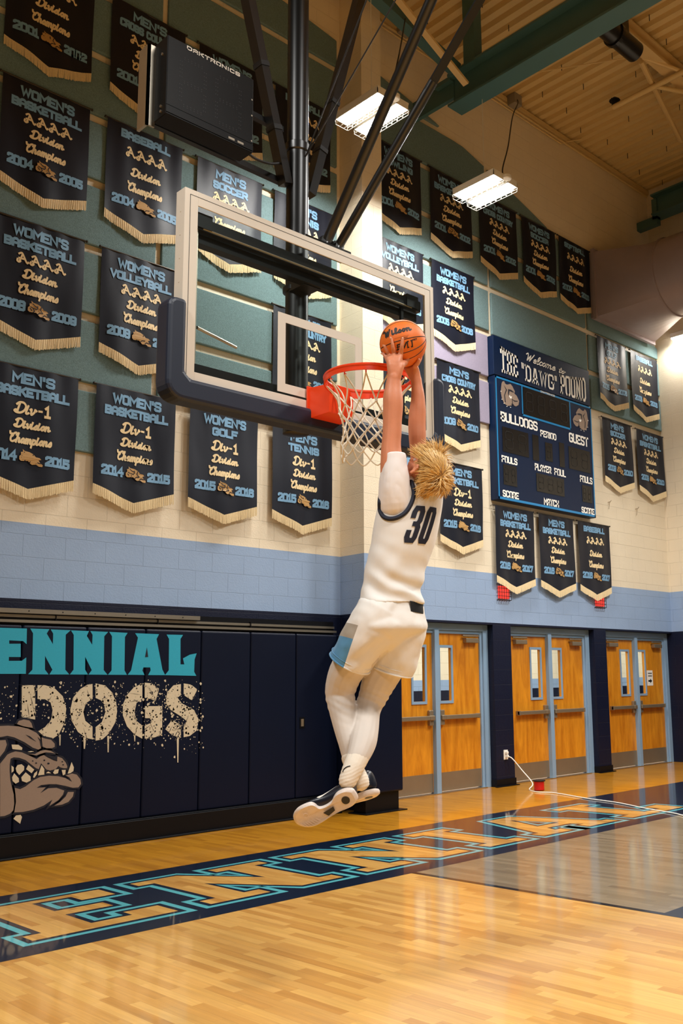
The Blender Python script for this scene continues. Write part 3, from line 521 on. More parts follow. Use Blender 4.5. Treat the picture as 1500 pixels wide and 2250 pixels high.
for ci, nm in enumerate(['column beyond the left edge', 'column at the left edge', 'column left of the pilaster']):
    for r in range(9):
        if (ci == 2 and r == 0) or ci == 0: continue
        panel(XB[ci], XB[ci+1], ZB[r] if r else 3.66, ZB[r+1], 'teal_carpet', 'teal fabric wall panel, %s row, %s' % (ordn[r - (1 if ci == 2 else 0)], nm))
for r in range(2, 9):
    panel(XR[0], XR[1] if r > 3 else 10.2, ZB[r], ZB[r+1], 'lavender_carpet' if r < 4 else 'teal_carpet', ('lavender' if r < 4 else 'teal') + ' fabric wall panel just right of the pilaster, %s row' % ordn[r-2])
for r in range(4, 9):
    panel(XR[1], XR[2], ZB[r] if r > 4 else 6.49, ZB[r+1], 'teal_carpet', 'teal fabric wall panel above the scoreboard, %s row up' % ordn[r-4])
for k, (z0, z1) in enumerate([(5.86, 6.53), (6.53, 7.24), (7.24, 8.2), (8.2, 8.9)]):
    panel(XR[2], XR[3], z0, z1, 'teal_carpet', 'teal fabric wall panel by the grey duct, %s row' % ordn[k])

# ------------------------------------------------------------ scoreboard
SBY = 8.70
sb = thing('scoreboard', 'large navy scoreboard with light blue border lines and a welcome sign on top', 'scoreboard', (11.4, SBY, 4.0))
so = (11.4, SBY, 4.0)
def SBx(mb, name, m, par=None, label=None):
    for i, p in enumerate(mb.v): mb.v[i] = (p[0]-so[0], p[1]-so[1], p[2]-so[2])
    return mb.build(name, m, par or sb, label=label)
mat('sb_navy', rgb(5,27,56), .4, var=.05, vscale=2, spec=.25); mat('sb_blue', rgb(24,122,178), .35); mat('sb_black', rgb(12,12,14), .25); mat('sb_digit', rgb(17,16,16), .35)
m1 = MB(); m1.box((10.18, SBY, 4.01), (12.60, W-.001, 5.862)); cab = bevel(SBx(m1, 'cabinet', 'sb_navy'), .006)
m2 = MB(); m2.box((10.17, SBY-.006, 5.872), (12.575, W-.001, 6.475)); sg = bevel(SBx(m2, 'welcome_sign', 'sb_navy'), .006)
fy = lambda y: (lambda u, v: (u, y, v))
b = MB()
for q in ((10.195,4.02,12.59,4.055),(10.195,4.02,10.222,5.855),(12.565,4.02,12.59,5.855),(10.195,5.828,12.59,5.855),(10.795,5.37,10.82,5.83),(11.995,5.37,12.02,5.83),(10.795,5.365,12.02,5.395)): b.flat([(q[0],q[1]),(q[2],q[1]),(q[2],q[3]),(q[0],q[3])], fy(SBY-.003))
SBx(b, 'border_line', 'sb_blue')
def dbox(x0, z0, x1, z1, digs):
    d = MB(); d.box((x0, SBY-.005, z0), (x1, SBY+.01, z1)); o = SBx(d, 'digit_window', 'sb_black')
    if digs:
        g = MB(); w = (x1-x0)/digs
        for i in range(digs):
            if w < .05: continue
            text(g, '8', BLK, x0+w*(i+.2), x0+w*(i+.8), z1-(z1-z0)*.14, z0+(z1-z0)*.14, .014, fy(SBY-.007))
        q = SBx(g, 'digit_segments', 'sb_digit'); q.parent = o; q.location = (0,0,0)
dbox(10.83,5.40,11.99,5.825,4); dbox(10.318,4.738,10.92,5.112,2); dbox(11.015,4.72,11.165,5.118,0); dbox(11.327,4.762,11.505,5.05,1); dbox(11.68,4.72,11.81,5.11,0); dbox(11.925,4.73,12.50,5.09,2); dbox(10.316,4.246,10.62,4.548,2); dbox(11.08,4.25,11.772,4.53,3); dbox(12.247,4.238,12.507,4.51,2)
def cond(b, txt, x0, x1, z1, z0, t): text(b, txt, BLK, x0, x1, z1, z0, t, fy(SBY-.004), track=2.3)
w = MB()
cond(w,'HOME'[:0]+'BULLDOGS',10.288,11.155,5.335,5.188,.028); cond(w,'PERIOD',11.216,11.617,5.228,5.122,.02); cond(w,'GUEST',11.95,12.475,5.321,5.163,.03)
cond(w,'FOULS',10.283,10.641,4.675,4.572,.021); cond(w,'PLAYER',11.051,11.455,4.677,4.568,.02); cond(w,'FOUL',11.53,11.827,4.677,4.566,.02); cond(w,'FOULS',12.198,12.54,4.663,4.552,.021)
cond(w,'SCORE',10.285,10.65,4.163,4.06,.021); cond(w,'MATCH',11.242,11.616,4.169,4.06,.022); cond(w,'SCORE',12.205,12.559,4.153,4.053,.021)
text(w,'DAKTRONICS',BLK,11.26,11.62,5.86,5.83,.006, fy(SBY-.0045))
SBx(w, 'white_lettering', 'white')
w = MB()
def sl(txt, x0, x1, za, zb, t):
    def f(u, v):      # letters grow towards both ends of the line
        k = (u-11.38)/1.08; return (u, SBY-.010, v + (v-5.93)*.42*k*k)
    text(w, txt, SLAB, x0, x1, za, zb, t, f, track=2.6)
sl('THE',10.315,10.725,6.225,5.935,.034); sl('"DAWG"',10.80,11.69,6.175,5.93,.032); sl('POUND',11.765,12.46,6.215,5.92,.034)
text(w,'Welcome',SCR,10.90,11.65,6.395,6.255,.018,fy(SBY-.010),curve=5,track=.3,slant=.3); text(w,'to',SCR,11.73,11.90,6.36,6.255,.018,fy(SBY-.010),curve=5,track=.3,slant=.3)
q = SBx(w, 'sign_lettering', 'white'); q.parent = sg; q.location = (0,0,0)
for mir in (0, 1):
    fm_ = (lambda p: [(x, z) for x, z in p]) if not mir else (lambda p: [(22.805-x, z-.022) for x, z in p][::-1])
    h = MB()
    for p in HEAD_TAUPE: h.flat(fm_(p), fy(SBY-.004))
    ho = SBx(h, 'dog_emblem', 'print_taupe', label='snarling taupe dog head emblem facing ' + ('left' if mir else 'right'))
    for nm, pl_, m, d in (('emblem_lines', HEAD_NAVY, 'print_navy', .005), ('emblem_highlights', HEAD_WHITE, 'white', .0056)):
        h = MB()
        for p in pl_: h.flat(fm_(p), fy(SBY-d))
        q = SBx(h, nm, m); q.parent = ho; q.location = (0,0,0)
# ------------------------------------------------------------ ceiling deck and steel
dk = MB(); y0, y1 = -3, W+.1; x = 3.0; prof = []
while x < 26:
    prof += [(x, CZ), (x+.10, CZ), (x+.125, CZ+.07), (x+.175, CZ+.07)]; x += .2
for i, (px, pz) in enumerate(prof): dk.v += [(px, y0, pz), (px, y1, pz)]
dk.f = [(2*i, 2*i+1, 2*i+3, 2*i+2) for i in range(len(prof)-1)]; dk.mi = [0]*len(dk.f)
deck = struct(dk.build('ceiling', 'deck_cream'))
ps = MB(); rs = random.Random(3)
for i in range(9):
    for j in range(26): 
        xx = 8 + j*.62 + .3*(i % 2); yy = 8.4 - i*.75 + rs.uniform(-.1,.1); ps.cyl((xx, yy, CZ-.10), (xx, yy, CZ), .006, 5)
pso = ps.build('deck_screws', 'black_matte', deck); pso['kind'] = 'stuff'
tr = MB(); tr.box((7.71, W-.06, CZ-.10), (14.96, W-.001, CZ-.03)); tr.tube([(7.8, W-.05, CZ-.16), (14.9, W-.05, CZ-.16)], .018, 8); tr.tube([(7.8, W-.05, CZ-.22), (12.2, W-.05, CZ-.22), (12.35, W-.05, CZ-.12), (12.6, W-.2, CZ-.03)], .012, 8)
struct(tr.build('trim_1', 'deck_cream'))
def ibeam(mb, p, q, h, w, t=.03):
    p, q = Vector(p), Vector(q); mb.bar(p, q, t, h); up = Vector((0,0,1))
    for s in (-1, 1): mb.bar(p + up*s*(h/2-t/2), q + up*s*(h/2-t/2), w, t)
bm = MB(); ibeam(bm, (8.72, 8.02, 9.33), (8.72, -3, 9.33), .48, .28, .033)
beam = tag(bm.build('roof_beam', 'steel_teal'), 'big teal steel roof beam running from near the end wall toward the camera', 'beam', 'teal roof beams')
b2 = MB(); b2.box((8.69, 8.0, 9.28), (8.75, W-.001, 9.56)); b2.box((8.62, 8.0, 9.50), (8.82, 8.3, 9.56)); b2.build('wall_bracket', 'steel_teal', beam)
b3 = MB(); b3.bar((8.72, 7.67, 9.55), (8.72, 7.67, CZ), .15, .20, (0,1,0)); b3.build('post', 'steel_teal', beam)
b4 = MB(); b4.bar((8.52, 7.62, 9.20), (5.4, 7.62, 10.62), .035, .09, (0,1,0)); tag(b4.build('roof_brace', 'steel_tan'), 'tan diagonal brace rising left from the end of the big teal beam', 'brace')
b5 = MB(); b5.bar((8.64, 7.9, 9.60), (4.6, 7.9, 10.43), .14, .15, (0,1,0)); tag(b5.build('roof_brace', 'steel_teal'), 'dark teal diagonal brace rising left behind the tan one', 'brace')
bm = MB(); ibeam(bm, (14.62, 8.46, 10.05), (14.62, 3, 10.05), .40, .32, .03)
bm.box((14.56, 8.40, 9.70), (14.68, W-.001, 9.86)); bm.box((14.56, 8.40, 9.80), (14.68, 8.5, 10.2)); tag(bm.build('roof_beam', 'steel_teal'), 'dark teal roof beam end high in the right corner', 'beam', 'teal roof beams')
jo = MB(); ibeam(jo, (7, 6.45, 10.50), (22, 6.45, 10.50), .22, .2, .03)
jst = tag(jo.build('roof_joist', 'steel_tan'), 'tan roof joist running parallel to the end wall under the deck', 'joist')
j2 = MB(); j2.tube([(11.25, 6.6, 10.40), (13.4, 7.2, 10.32)], .045, 8); j2.tube([(11.22, 6.55, 10.42), (13.2, 5.6, 10.2)], .03, 8); j2.build('bridging', 'steel_tan', jst)
j3 = MB(); j3.tube([(10.2, 8.5, CZ-.12), (11.2, 6.6, CZ-.2)], .012, 6); j3.build('tie_rod', 'steel_tan', jst)
pi_ = MB(); pi_.tube([(11.78, 7.45, 10.3), (11.78, 1.5, 10.3)], .042, 12); pi_.tube([(11.78, 6.7, 10.3), (12.9, 6.1, 10.3)], .035, 10)
pio = tag(pi_.build('sprinkler_pipe', 'deck_cream', smooth=True), 'cream sprinkler pipe hung under the roof deck', 'pipe')
ph = MB(); ph.cyl((11.78, 7.42, 10.33), (11.78, 7.42, 10.40), .05, 10); ph.cyl((11.78, 7.42, 10.40), (11.78, 7.42, 10.45), .09, 10, .03); ph.build('sprinkler_head', 'black_matte', pio)
ho = MB(); ho.tube([(9.3, 6.32, 10.08), (10.62, 6.32, 10.08)], .14, 20); 
hoist = tag(ho.build('winch_tube', 'black_paint', smooth=True), 'short thick black tube clamped under the big teal beam', 'tube')
hc = MB()
for xx in (9.75, 10.12): hc.lathe((xx-.03, 6.32, 10.08), [(.165,0),(.165,.06)], 20, (1,0,0))
hc.box((9.9, 6.2, 10.1), (10.3, 6.45, CZ-.05)); hc.build('clamp', 'black_paint', hoist)

# ------------------------------------------------------------ duct on the right
mat('duct_grey', rgb(150,136,140), .5, metal=.25, var=.08, vscale=6, bump=.15, bscale=50)
du = MB(); 
X0d, X1d, Z0d, Z1d, ya, yb = 12.86, 14.62, 7.50, 8.66, 8.62, 7.62
n = 32; cx_, cz_, rr = 13.62, 8.10, .66
ring = []; sq = []
for k in range(n):
    a = 2*math.pi*k/n; ca, sa = math.cos(a), math.sin(a); ring.append((cx_ + rr*ca, yb, cz_ + rr*sa)); m_ = max(abs(ca), abs(sa)); sq.append(((X0d+X1d)/2 + (X1d-X0d)/2*ca/m_, ya, (Z0d+Z1d)/2 + (Z1d-Z0d)/2*sa/m_))
far = [(p[0], -1, p[2]) for p in ring]; wallr = [(p[0], W-.043, p[2]) for p in sq]
du.v = wallr + sq + ring + far; du.f = []
for l in range(3): du.f += [(l*n+k, l*n+(k+1) % n, (l+1)*n+(k+1) % n, (l+1)*n+k) for k in range(n)]
du.f += [tuple(range(3*n, 4*n))]; du.mi = [0]*len(du.f)
duct = tag(du.build('air_duct', 'duct_grey', smooth=35), 'big grey round air duct with a square transition piece against the end wall', 'duct')
for yy in (yb-.02, yb-2.0):
    dr = MB(); dr.lathe((cx_, yy, cz_), [(rr+.002,0),(rr+.022,.01),(rr+.022,.04),(rr+.002,.05)], n, (0,1,0)); dr.build('seam_ring', 'duct_grey', duct, smooth=True)
df = MB(); e = .05
for q in ((X0d-e, Z0d-e, X1d+e, Z0d), (X0d-e, Z1d, X1d+e, Z1d+e), (X0d-e, Z0d, X0d, Z1d), (X1d, Z0d, X1d+e, Z1d)): df.box((q[0], ya+.03, q[1]), (q[2], ya+.09, q[3]))
df.build('flange', 'duct_grey', duct)

# ------------------------------------------------------------ two hanging light fixtures
mat('lamp_glow', (1,1,1,1), emit=(1,.97,.92,1), estr=38); mat('lamp_white', rgb(235,232,225), .4); mat('wire_white', rgb(225,222,212), .4)
def fixture(x0, y0, z, lab, cord):
    t = thing('hanging_light', lab, 'light', (x0+.23, y0+.36, z), 'caged lights hanging by the end wall'); og = t.location[:]
    hs = MB(); hs.box((x0, y0, z+.06), (x0+.47, y0+.72, z+.085))
    for tx in (0, .28): hs.box((x0+tx, y0, z), (x0+tx+.008, y0+.72, z+.06)); hs.box((x0+tx+.182, y0, z), (x0+tx+.19, y0+.72, z+.06)); hs.box((x0+tx, y0, z), (x0+tx+.19, y0+.008, z+.06)); hs.box((x0+tx, y0+.712, z), (x0+tx+.19, y0+.72, z+.06))
    hs.build('housing', 'lamp_white', t, org=og)
    bx = MB(); bx.box((x0+.19, y0+.06, z+.02), (x0+.28, y0+.66, z+.06)); bx.build('ballast_cover', 'lamp_white', t, org=og)
    for tx in (0, .28):
        for k in range(3):
            tb = MB(); xx = x0+tx+.045+.05*k; tb.tube([(xx, y0+.03, z+.035), (xx, y0+.69, z+.035)], .017, 10); tb.build('lamp_tube', 'lamp_glow', t, org=og, smooth=True)
        g = MB()
        for k in range(9): yy = y0 + .72*k/8; g.tube([(x0+tx, yy, z), (x0+tx+.01, yy, z-.055), (x0+tx+.18, yy, z-.055), (x0+tx+.19, yy, z)], .0028, 5)
        for xx, zz in ((0,-.055),(.01,-.028),(.065,-.055),(.125,-.055),(.19,-.055),(.18,-.028)): g.tube([(x0+tx+xx, y0, z+zz), (x0+tx+xx, y0+.72, z+zz)], .0028, 5)
        g.build('wire_guard', 'wire_white', t, org=og)
        area('fixture_light', (x0+tx+.095, y0+.36, z-.062), .15, FIXW, (1,.98,.94), (x0+tx+.095, y0+.36, 0), .66, spread=165)
    sn = MB(); sn.lathe((x0+.235, y0-.02, z+.01), [(.05,0),(.06,.01),(.06,.05),(.04,.06)], 18); sn.build('sensor', 'lamp_white', t, org=og, smooth=True)
    hk = MB(); hk.tube([(x0+.235, y0+.36, z+.085), (x0+.235, y0+.36, CZ)], .004, 5); hk.build('hanger', 'wire_white', t, org=og)
    cd = MB(); cd.tube(smoothline(cord, 6), .009, 7); cd.build('cord', 'black_matte', t, org=og, smooth=True)
    return t
FIXW = 80
fixture(6.38, 7.0, 7.77, 'caged hanging light nearest the column, partly behind the hoop braces', [(6.6, 7.02, 7.84), (6.68, 7.1, 8.0), (7.0, 7.3, 8.7), (7.7, 7.9, 9.9), (8.22, 8.45, 10.4), (8.40, 8.60, 10.5)])
fixture(8.55, 7.22, 7.77, 'caged hanging light right of the column, in front of the banners', [(8.78, 7.25, 7.84), (8.83, 7.3, 8.0), (9.2, 7.5, 8.55), (10.0, 8.05, 9.6), (10.7, 8.5, 10.35), (10.82, 8.60, 10.52)])
for x, lb in ((8.46, 'small grey junction box at the wall top above the nearer hanging light'), (10.87, 'small grey junction box at the wall top above the farther hanging light')):
    jb = MB(); jb.box((x-.09, W-.22, 10.48), (x+.09, W-.062, 10.66)); bevel(tag(jb.build('junction_box', 'grey_cast'), lb, 'junction box', 'junction boxes at the wall top'), .008)

fl_ = thing('wall_lamp', 'small glowing lamp on the right wall half hidden under the grey duct', 'light', (14.88, 8.28, 7.56)); og = (14.88, 8.28, 7.56)
q = MB(); q.box((14.80, 8.14, 7.55), (14.965, 8.42, 7.64)); bevel(q.build('housing', 'lamp_white', fl_, org=og), .01)
q = MB(); q.box((14.81, 8.16, 7.525), (14.95, 8.40, 7.55)); q.build('lens', 'lamp_glow', fl_, org=og)
area('wall_lamp_light', (14.80, 8.28, 7.51), .12, 26, (1,.97,.92), (14.6, 8.28, 0), .22, spread=170)

# ------------------------------------------------------------ small things by the doors
ol = MB(); ol.box((10.30, W-.008, .36), (10.385, W-.0005, .49)); olo = tag(ol.build('power_outlet', 'white'), 'white power outlet low on the dark pier between the doors', 'outlet')
pg = MB(); pg.box((10.325, W-.05, .385), (10.36, W-.008, .425)); pg.box((10.322, W-.045, .435), (10.362, W-.008, .47)); bevel(pg.build('plug', 'white', olo), .006)
cd = MB(); cd.tube(smoothline([(10.342, W-.05, .40), (10.37, W-.10, .37), (10.42, W-.22, .22), (10.36, W-.45, .06), (10.11, 8.24, .008), (9.92, 7.97, .008), (9.96, 7.76, .008), (9.88, 7.5, .008), (9.68, 7.0, .008), (9.56, 6.55, .008), (9.43, 6.25, .008), (9.30, 6.0, .008), (9.19, 5.75, .008), (9.08, 5.45, .008), (8.95, 5.2, .008), (8.9, 4.7, .008), (9.2, 4.1, .008)], 6), .0075, 8)
tag(cd.build('extension_cord', 'white', smooth=True), 'long white extension cord lying across the floor from the outlet', 'cord')
mat('red_plastic', rgb(196,22,22), .35)
sp_ = thing('cord_spool', 'small red spool standing on the floor below the second pair of doors', 'spool', (10.13, 8.09, 0)); og = (10.13, 8.09, 0)
q = MB(); q.lathe(og, [(.062,.006),(.068,.01),(.068,.115),(.062,.12)], 20); q.build('drum', 'red_plastic', sp_, org=og, smooth=35)
q = MB(); q.lathe(og, [(.08,.12),(.085,.124),(.085,.132),(.078,.136)], 20); q.lathe(og, [(.06,0),(.066,.006)], 20); q.build('end_plate', 'black_matte', sp_, org=og, smooth=35)
mat('red_lamp', rgb(190,20,16), .3, emit=(1,.06,.04,1), estr=.9)
for x, lb in ((10.385, 'red signal light in a black wire cage below the first banner under the scoreboard'), (12.77, 'red signal light in a black wire cage below the last banner under the scoreboard')):
    t = thing('signal_light', lb, 'signal light', (x, W, 2.69), 'red caged lights above the doors'); og = (x, W, 2.69)
    q = MB(); q.box((x-.11, W-.04, 2.60), (x+.11, W-.0005, 2.78)); bevel(q.build('lamp', 'red_lamp', t, org=og), .01)
    q = MB()
    for k in range(6): xx = x-.13+.052*k; q.tube([(xx, W, 2.57), (xx, W-.052, 2.58), (xx, W-.052, 2.80), (xx, W, 2.81)], .004, 5)
    for k in range(5): zz = 2.58+.055*k; q.tube([(x-.13, W, zz), (x-.13, W-.052, zz), (x+.13, W-.052, zz), (x+.13, W, zz)], .004, 5)
    q.build('wire_cage', 'black_matte', t, org=og)
for x, z, lb in ((13.16, 4.36, 'small metal hook in the bare wall below the lower right banners, left one'), (14.0, 4.35, 'small metal hook in the bare wall below the lower right banners, right one')):
    q = MB(); q.tube([(x, W, z), (x, W-.05, z), (x+.03, W-.05, z+.03)], .006, 6); q.tube([(x, W-.04, z), (x-.02, W-.03, z-.12)], .004, 5); tag(q.build('wall_hook', 'steel_satin'), lb, 'hook', 'wall hooks')

# ------------------------------------------------------------ basketball hoop
mat('board_white', rgb(226,218,204), .4, metal=.15); mat('rim_red', rgb(230,66,22), .3, var=.06, vscale=8); mat('net_white', rgb(228,218,198), .75); mat('pad_navy', rgb(22,32,52), .45, bump=.2, bscale=300, bdist=.001)
HX, HB = 3.338, 4.148; ho = (HX, 4.42, 2.86)
hoop = thing('basketball_hoop', 'glass basketball backboard with red rim and white net hung from a black mast', 'basketball hoop', ho)
def H(mb, name, m, par=None, smooth=False, label=None):
    o = mb.build(name, m, par or hoop, smooth=smooth, label=label, org=ho); return o
x0, x1, z0, z1 = 2.423, 4.258, 2.905, 3.972
q = MB(); q.box((x0+.02, HB+.012, z0+.02), (x1-.02, HB+.022, z1-.02)); H(q, 'glass_panel', 'board_glass')
q = MB(); w = .078
for a in ((x0,z0,x0+w,z1),(x1-w,z0,x1,z1),(x0+w,z1-w,x1-w,z1),(x0+w,z0,x1-w,z0+w)): q.box((a[0],HB,a[1]),(a[2],HB+.008,a[3]))
for a in ((x0,z0,x0+.012,z1),(x1-.012,z0,x1,z1),(x0+.012,z1-.012,x1-.012,z1),(x0+.012,z0,x1-.012,z0+.012)): q.box((a[0],HB+.008,a[1]),(a[2],HB+.085,a[3]))
for k in range(5): q.box((x0-.002, HB+.035, z0+.42+.13*k), (x0, HB+.043, z0+.428+.13*k))
bevel(H(q, 'board_frame', 'board_white'), .003)
q = MB()
for a in ((x0+.030,z1-.032,x1-.030,z1-.029),(x0+.030,z0+.03,x0+.033,z1-.03),(x1-.033,z0+.03,x1-.030,z1-.03)): q.box((a[0],HB-.0006,a[1]),(a[2],HB,a[3]))
H(q, 'frame_seam', 'black_matte')
q = MB(); sx0, sx1, sz0, sz1, sw = 3.025, 3.640, 2.999, 3.460, .052
for a in ((sx0,sz0,sx0+sw,sz1),(sx1-sw,sz0,sx1,sz1),(sx0+sw,sz1-sw,sx1-sw,sz1),(sx0+sw,sz0,sx1-sw,sz0+sw)): q.box((a[0],HB+.009,a[1]),(a[2],HB+.0119,a[3]))
H(q, 'target_square', 'board_white')
q = MB()
q.bar((2.50,4.215,3.825),(4.18,4.215,3.825),.05,.07); q.bar((2.50,4.215,3.02),(4.18,4.215,3.02),.05,.05); q.bar((2.53,4.215,3.0),(2.53,4.215,3.84),.02,.02,(0,1,0)); q.bar((4.03,4.215,3.0),(4.03,4.215,3.84),.02,.02,(0,1,0)); q.bar((2.50,4.26,3.76),(4.18,4.26,3.76),.06,.05)
q.bar((HX,4.25,3.78),(HX,4.40,3.78),.12,.1); q.bar((HX,4.25,3.05),(HX,4.40,3.05),.12,.1)
for xx in (2.56, 4.10): q.box((xx-.05,4.18,3.80),(xx+.05,4.24,3.88))
H(q, 'rear_frame', 'black_paint')
for a, b, c in [((2.53,4.205,3.01),(2.53,4.205,3.82),.009), ((2.56,4.195,3.80),(4.1,4.195,3.80),.008), ((2.56,4.23,3.26),(2.98,4.50,3.33),.009)]: q = MB(); q.tube([a, b], c, 8); H(q, 'guide_rod', 'aluminium')
# padding along the bottom edge
q = MB()
def rc(cx, cz, r, a0, a1, k=6): return [(cx + r*math.cos(math.radians(a0+(a1-a0)*i/k)), cz + r*math.sin(math.radians(a0+(a1-a0)*i/k))) for i in range(k+1)]
out = rc(2.383,3.30,.048,90,180,4) + rc(2.425,2.905,.09,180,270) + rc(4.235,2.905,.09,270,360) + rc(4.279,3.30,.048,0,90,4)
inn = [(4.243,3.348),(4.243,2.965),(4.21,2.935),(2.47,2.935),(2.438,2.965),(2.438,3.348)]
q.prism(out + inn, lambda u, v, d: (u, d, v), HB-.028, HB+.10)
bevel(H(q, 'edge_padding', 'pad_navy', label='navy rubber edge padding'), .022, 3)
# rim
RC = Vector((3.334, 3.752, 3.040)); RR = .2375
rim = MB(); rim.tube([RC + Vector((RR*math.cos(2*math.pi*k/48), RR*math.sin(2*math.pi*k/48), 0)) for k in range(48)], .010, 10, closed=True)
vs = []
for k in range(48):
    a = 2*math.pi*k/48; hgt = .030 + .014*max(0, math.sin(a))
    for r_, z_ in ((RR-.004, 0), (RR+.005, 0), (RR+.005, -hgt), (RR-.004, -hgt)): vs.append((RC.x + r_*math.cos(a), RC.y + r_*math.sin(a), RC.z + z_))
rim.add(vs, [(4*k+j, 4*k+(j+1) % 4, 4*((k+1) % 48)+(j+1) % 4, 4*((k+1) % 48)+j) for k in range(48) for j in range(4)])
ro = H(rim, 'rim', 'rim_red', smooth=35, label='red steel rim')
q = MB(); 
def hexa(a, b): q.add(a + b, [(0,3,2,1),(4,5,6,7),(0,1,5,4),(1,2,6,5),(2,3,7,6),(3,0,4,7)])
hexa([(3.225,HB-.002,2.875),(3.445,HB-.002,2.875),(3.445,HB-.002,3.055),(3.225,HB-.002,3.055)], [(3.25,3.985,2.885),(3.42,3.985,2.885),(3.42,3.975,3.05),(3.25,3.975,3.05)])
q.box((3.215,HB-.012,2.87),(3.455,HB-.001,3.065)); q.cyl((3.245,4.07,2.94),(3.238,4.07,2.94),.009,10)
bevel(H(q, 'rim_mount', 'rim_red', ro), .006)
for k in range(12):
    q = MB(); a = 2*math.pi*(k+.5)/12; p = RC + Vector(((RR-.01)*math.cos(a), (RR-.01)*math.sin(a), -.03)); q.tube([p + Vector((0,0,.015)), p + Vector((0,0,-.012)), p + Vector((-.012*math.cos(a), -.012*math.sin(a), -.004))], .004, 6)
    H(q, 'net_hook', 'rim_red', ro)
# net
nt_ = MB(); lv = [(-.04,.228),(-.175,.168),(-.225,.150),(-.275,.140),(-.325,.138),(-.375,.145),(-.42,.152)]; rs = random.Random(8)
jit = {}
def node(i, k):
    if (i, k % 12) not in jit: jit[(i, k % 12)] = (rs.uniform(-.012,.012) if i else 0, rs.uniform(-.012,.012) if i else 0, rs.uniform(-.008,.008) if i else 0)
    z, r = lv[i]; a = 2*math.pi*(k + .5 + .5*(i % 2))/12; j = jit[(i, k % 12)]
    return Vector((RC.x + (r+j[0])*math.cos(a), RC.y + (r+j[1])*math.sin(a), RC.z + z + j[2]))
for i in range(len(lv)-1):
    for k in range(12):
        a = node(i, k)
        for b in ((node(i+1, k), node(i+1, k-1)) if i % 2 == 0 else (node(i+1, k), node(i+1, k+1))):
            md = (a+b)/2 + Vector((RC.x-a.x, RC.y-a.y, 0))*(.10 if i == 0 else 0); nt_.tube(smoothline([a, md, b], 3), .0042, 6)
        if i: nt_.lathe(a, [(.002,-.007),(.0075,-.003),(.0075,.003),(.002,.007)], 7)
for k in range(12):
    a, b = node(6, k), node(6, k+1); m_ = (a+b)/2 + Vector((0,0,-.035)); nt_.tube(smoothline([a, m_, b], 4), .0042, 6)
H(nt_, 'net', 'net_white', ro, smooth=True)
# mast and braces
q = MB(); q.cyl((3.352,4.42,2.865),(3.352,4.42,4.70),.069,28); q.cyl((3.352,4.42,4.70),(3.352,4.42,8.2),.066,28); q.lathe((3.352,4.42,2.86),[(.06,0),(.078,.004),(.078,.05),(.07,.055)],28)
mast = H(q, 'mast', 'black_paint', smooth=35)
for zc_, pr_ in ((4.66, [(.071,0),(.078,.008),(.078,.055),(.072,.06)]), (3.74, [(.071,0),(.085,.005),(.085,.03),(.071,.035)])):
    q = MB(); q.lathe((3.352,4.42,zc_), pr_, 28); H(q, 'collar', 'black_paint', mast, smooth=35)
for s in (-1, 1):
    p, e_ = Vector((3.352+s*.09, 4.42, 4.42)), Vector((3.352+s*.98, 4.42, 7.8)); q = MB(); q.bar(p, e_, .055, .075, (0,1,0)); br = H(q, 'side_brace', 'black_paint')
    d = (e_-p).normalized()
    for k in (.33, .72): q = MB(); q.bar(p + d*k, p + d*(k+.03), .062, .084, (0,1,0)); H(q, 'strap', 'black_matte', br)
q = MB(); q.tube([(3.43,4.24,4.03),(3.25,2.3,5.98)], .031, 14); H(q, 'front_brace', 'black_paint', smooth=True)
q = MB(); p, e_ = Vector((3.52,4.24,4.03)), Vector((3.83,2.2,6.3)); q.tube([p, p.lerp(e_, .36)], .028, 14); q.bar(p.lerp(e_, .34), e_, .012, .055, (1,0,0)); H(q, 'front_brace', 'black_paint')
q = MB(); q.box((3.24,4.20,3.975),(3.60,4.30,4.02)); q.cyl((3.42,4.245,4.0),(3.44,4.245,4.06),.045,12); q.cyl((3.51,4.245,4.0),(3.53,4.245,4.06),.042,12); bevel(H(q, 'top_bracket', 'black_paint'), .006)
for e_ in ((3.35,2.6,6.9), (3.34,2.2,6.2)): q = MB(); q.tube([(3.36,4.35,4.62), e_], .0045, 6); H(q, 'lift_cable', 'black_matte')

# ------------------------------------------------------------ shot clock
sc_o = (2.65, 4.34, 4.66); sc = thing('shot_clock', 'black box shot clock bolted beside the mast above the backboard', 'shot clock', sc_o)
mat('clock_black', rgb(6,6,7), .45, spec=.2, var=.1, vscale=5)
Y_ = 4.28
def SC(mb, name, m, par=None): return mb.build(name, m, par or sc, org=sc_o)
q = MB(); q.box((2.372,Y_,4.428),(2.925,Y_+.13,4.895)); cs = bevel(SC(q, 'case', 'clock_black'), .004)
q = MB(); q.box((2.372,Y_-.004,4.440),(2.925,Y_,4.474)); q.box((2.372,Y_-.002,4.485),(2.925,Y_,4.489)); SC(q, 'lower_rail', 'clock_black', cs)
q = MB(); text(q, 'DAKTRONICS', BLK, 2.487, 2.83, 4.888, 4.864, .0055, lambda u, v: (u, Y_-.002, v), track=2.6); SC(q, 'maker_lettering', 'white', cs)
q = MB()
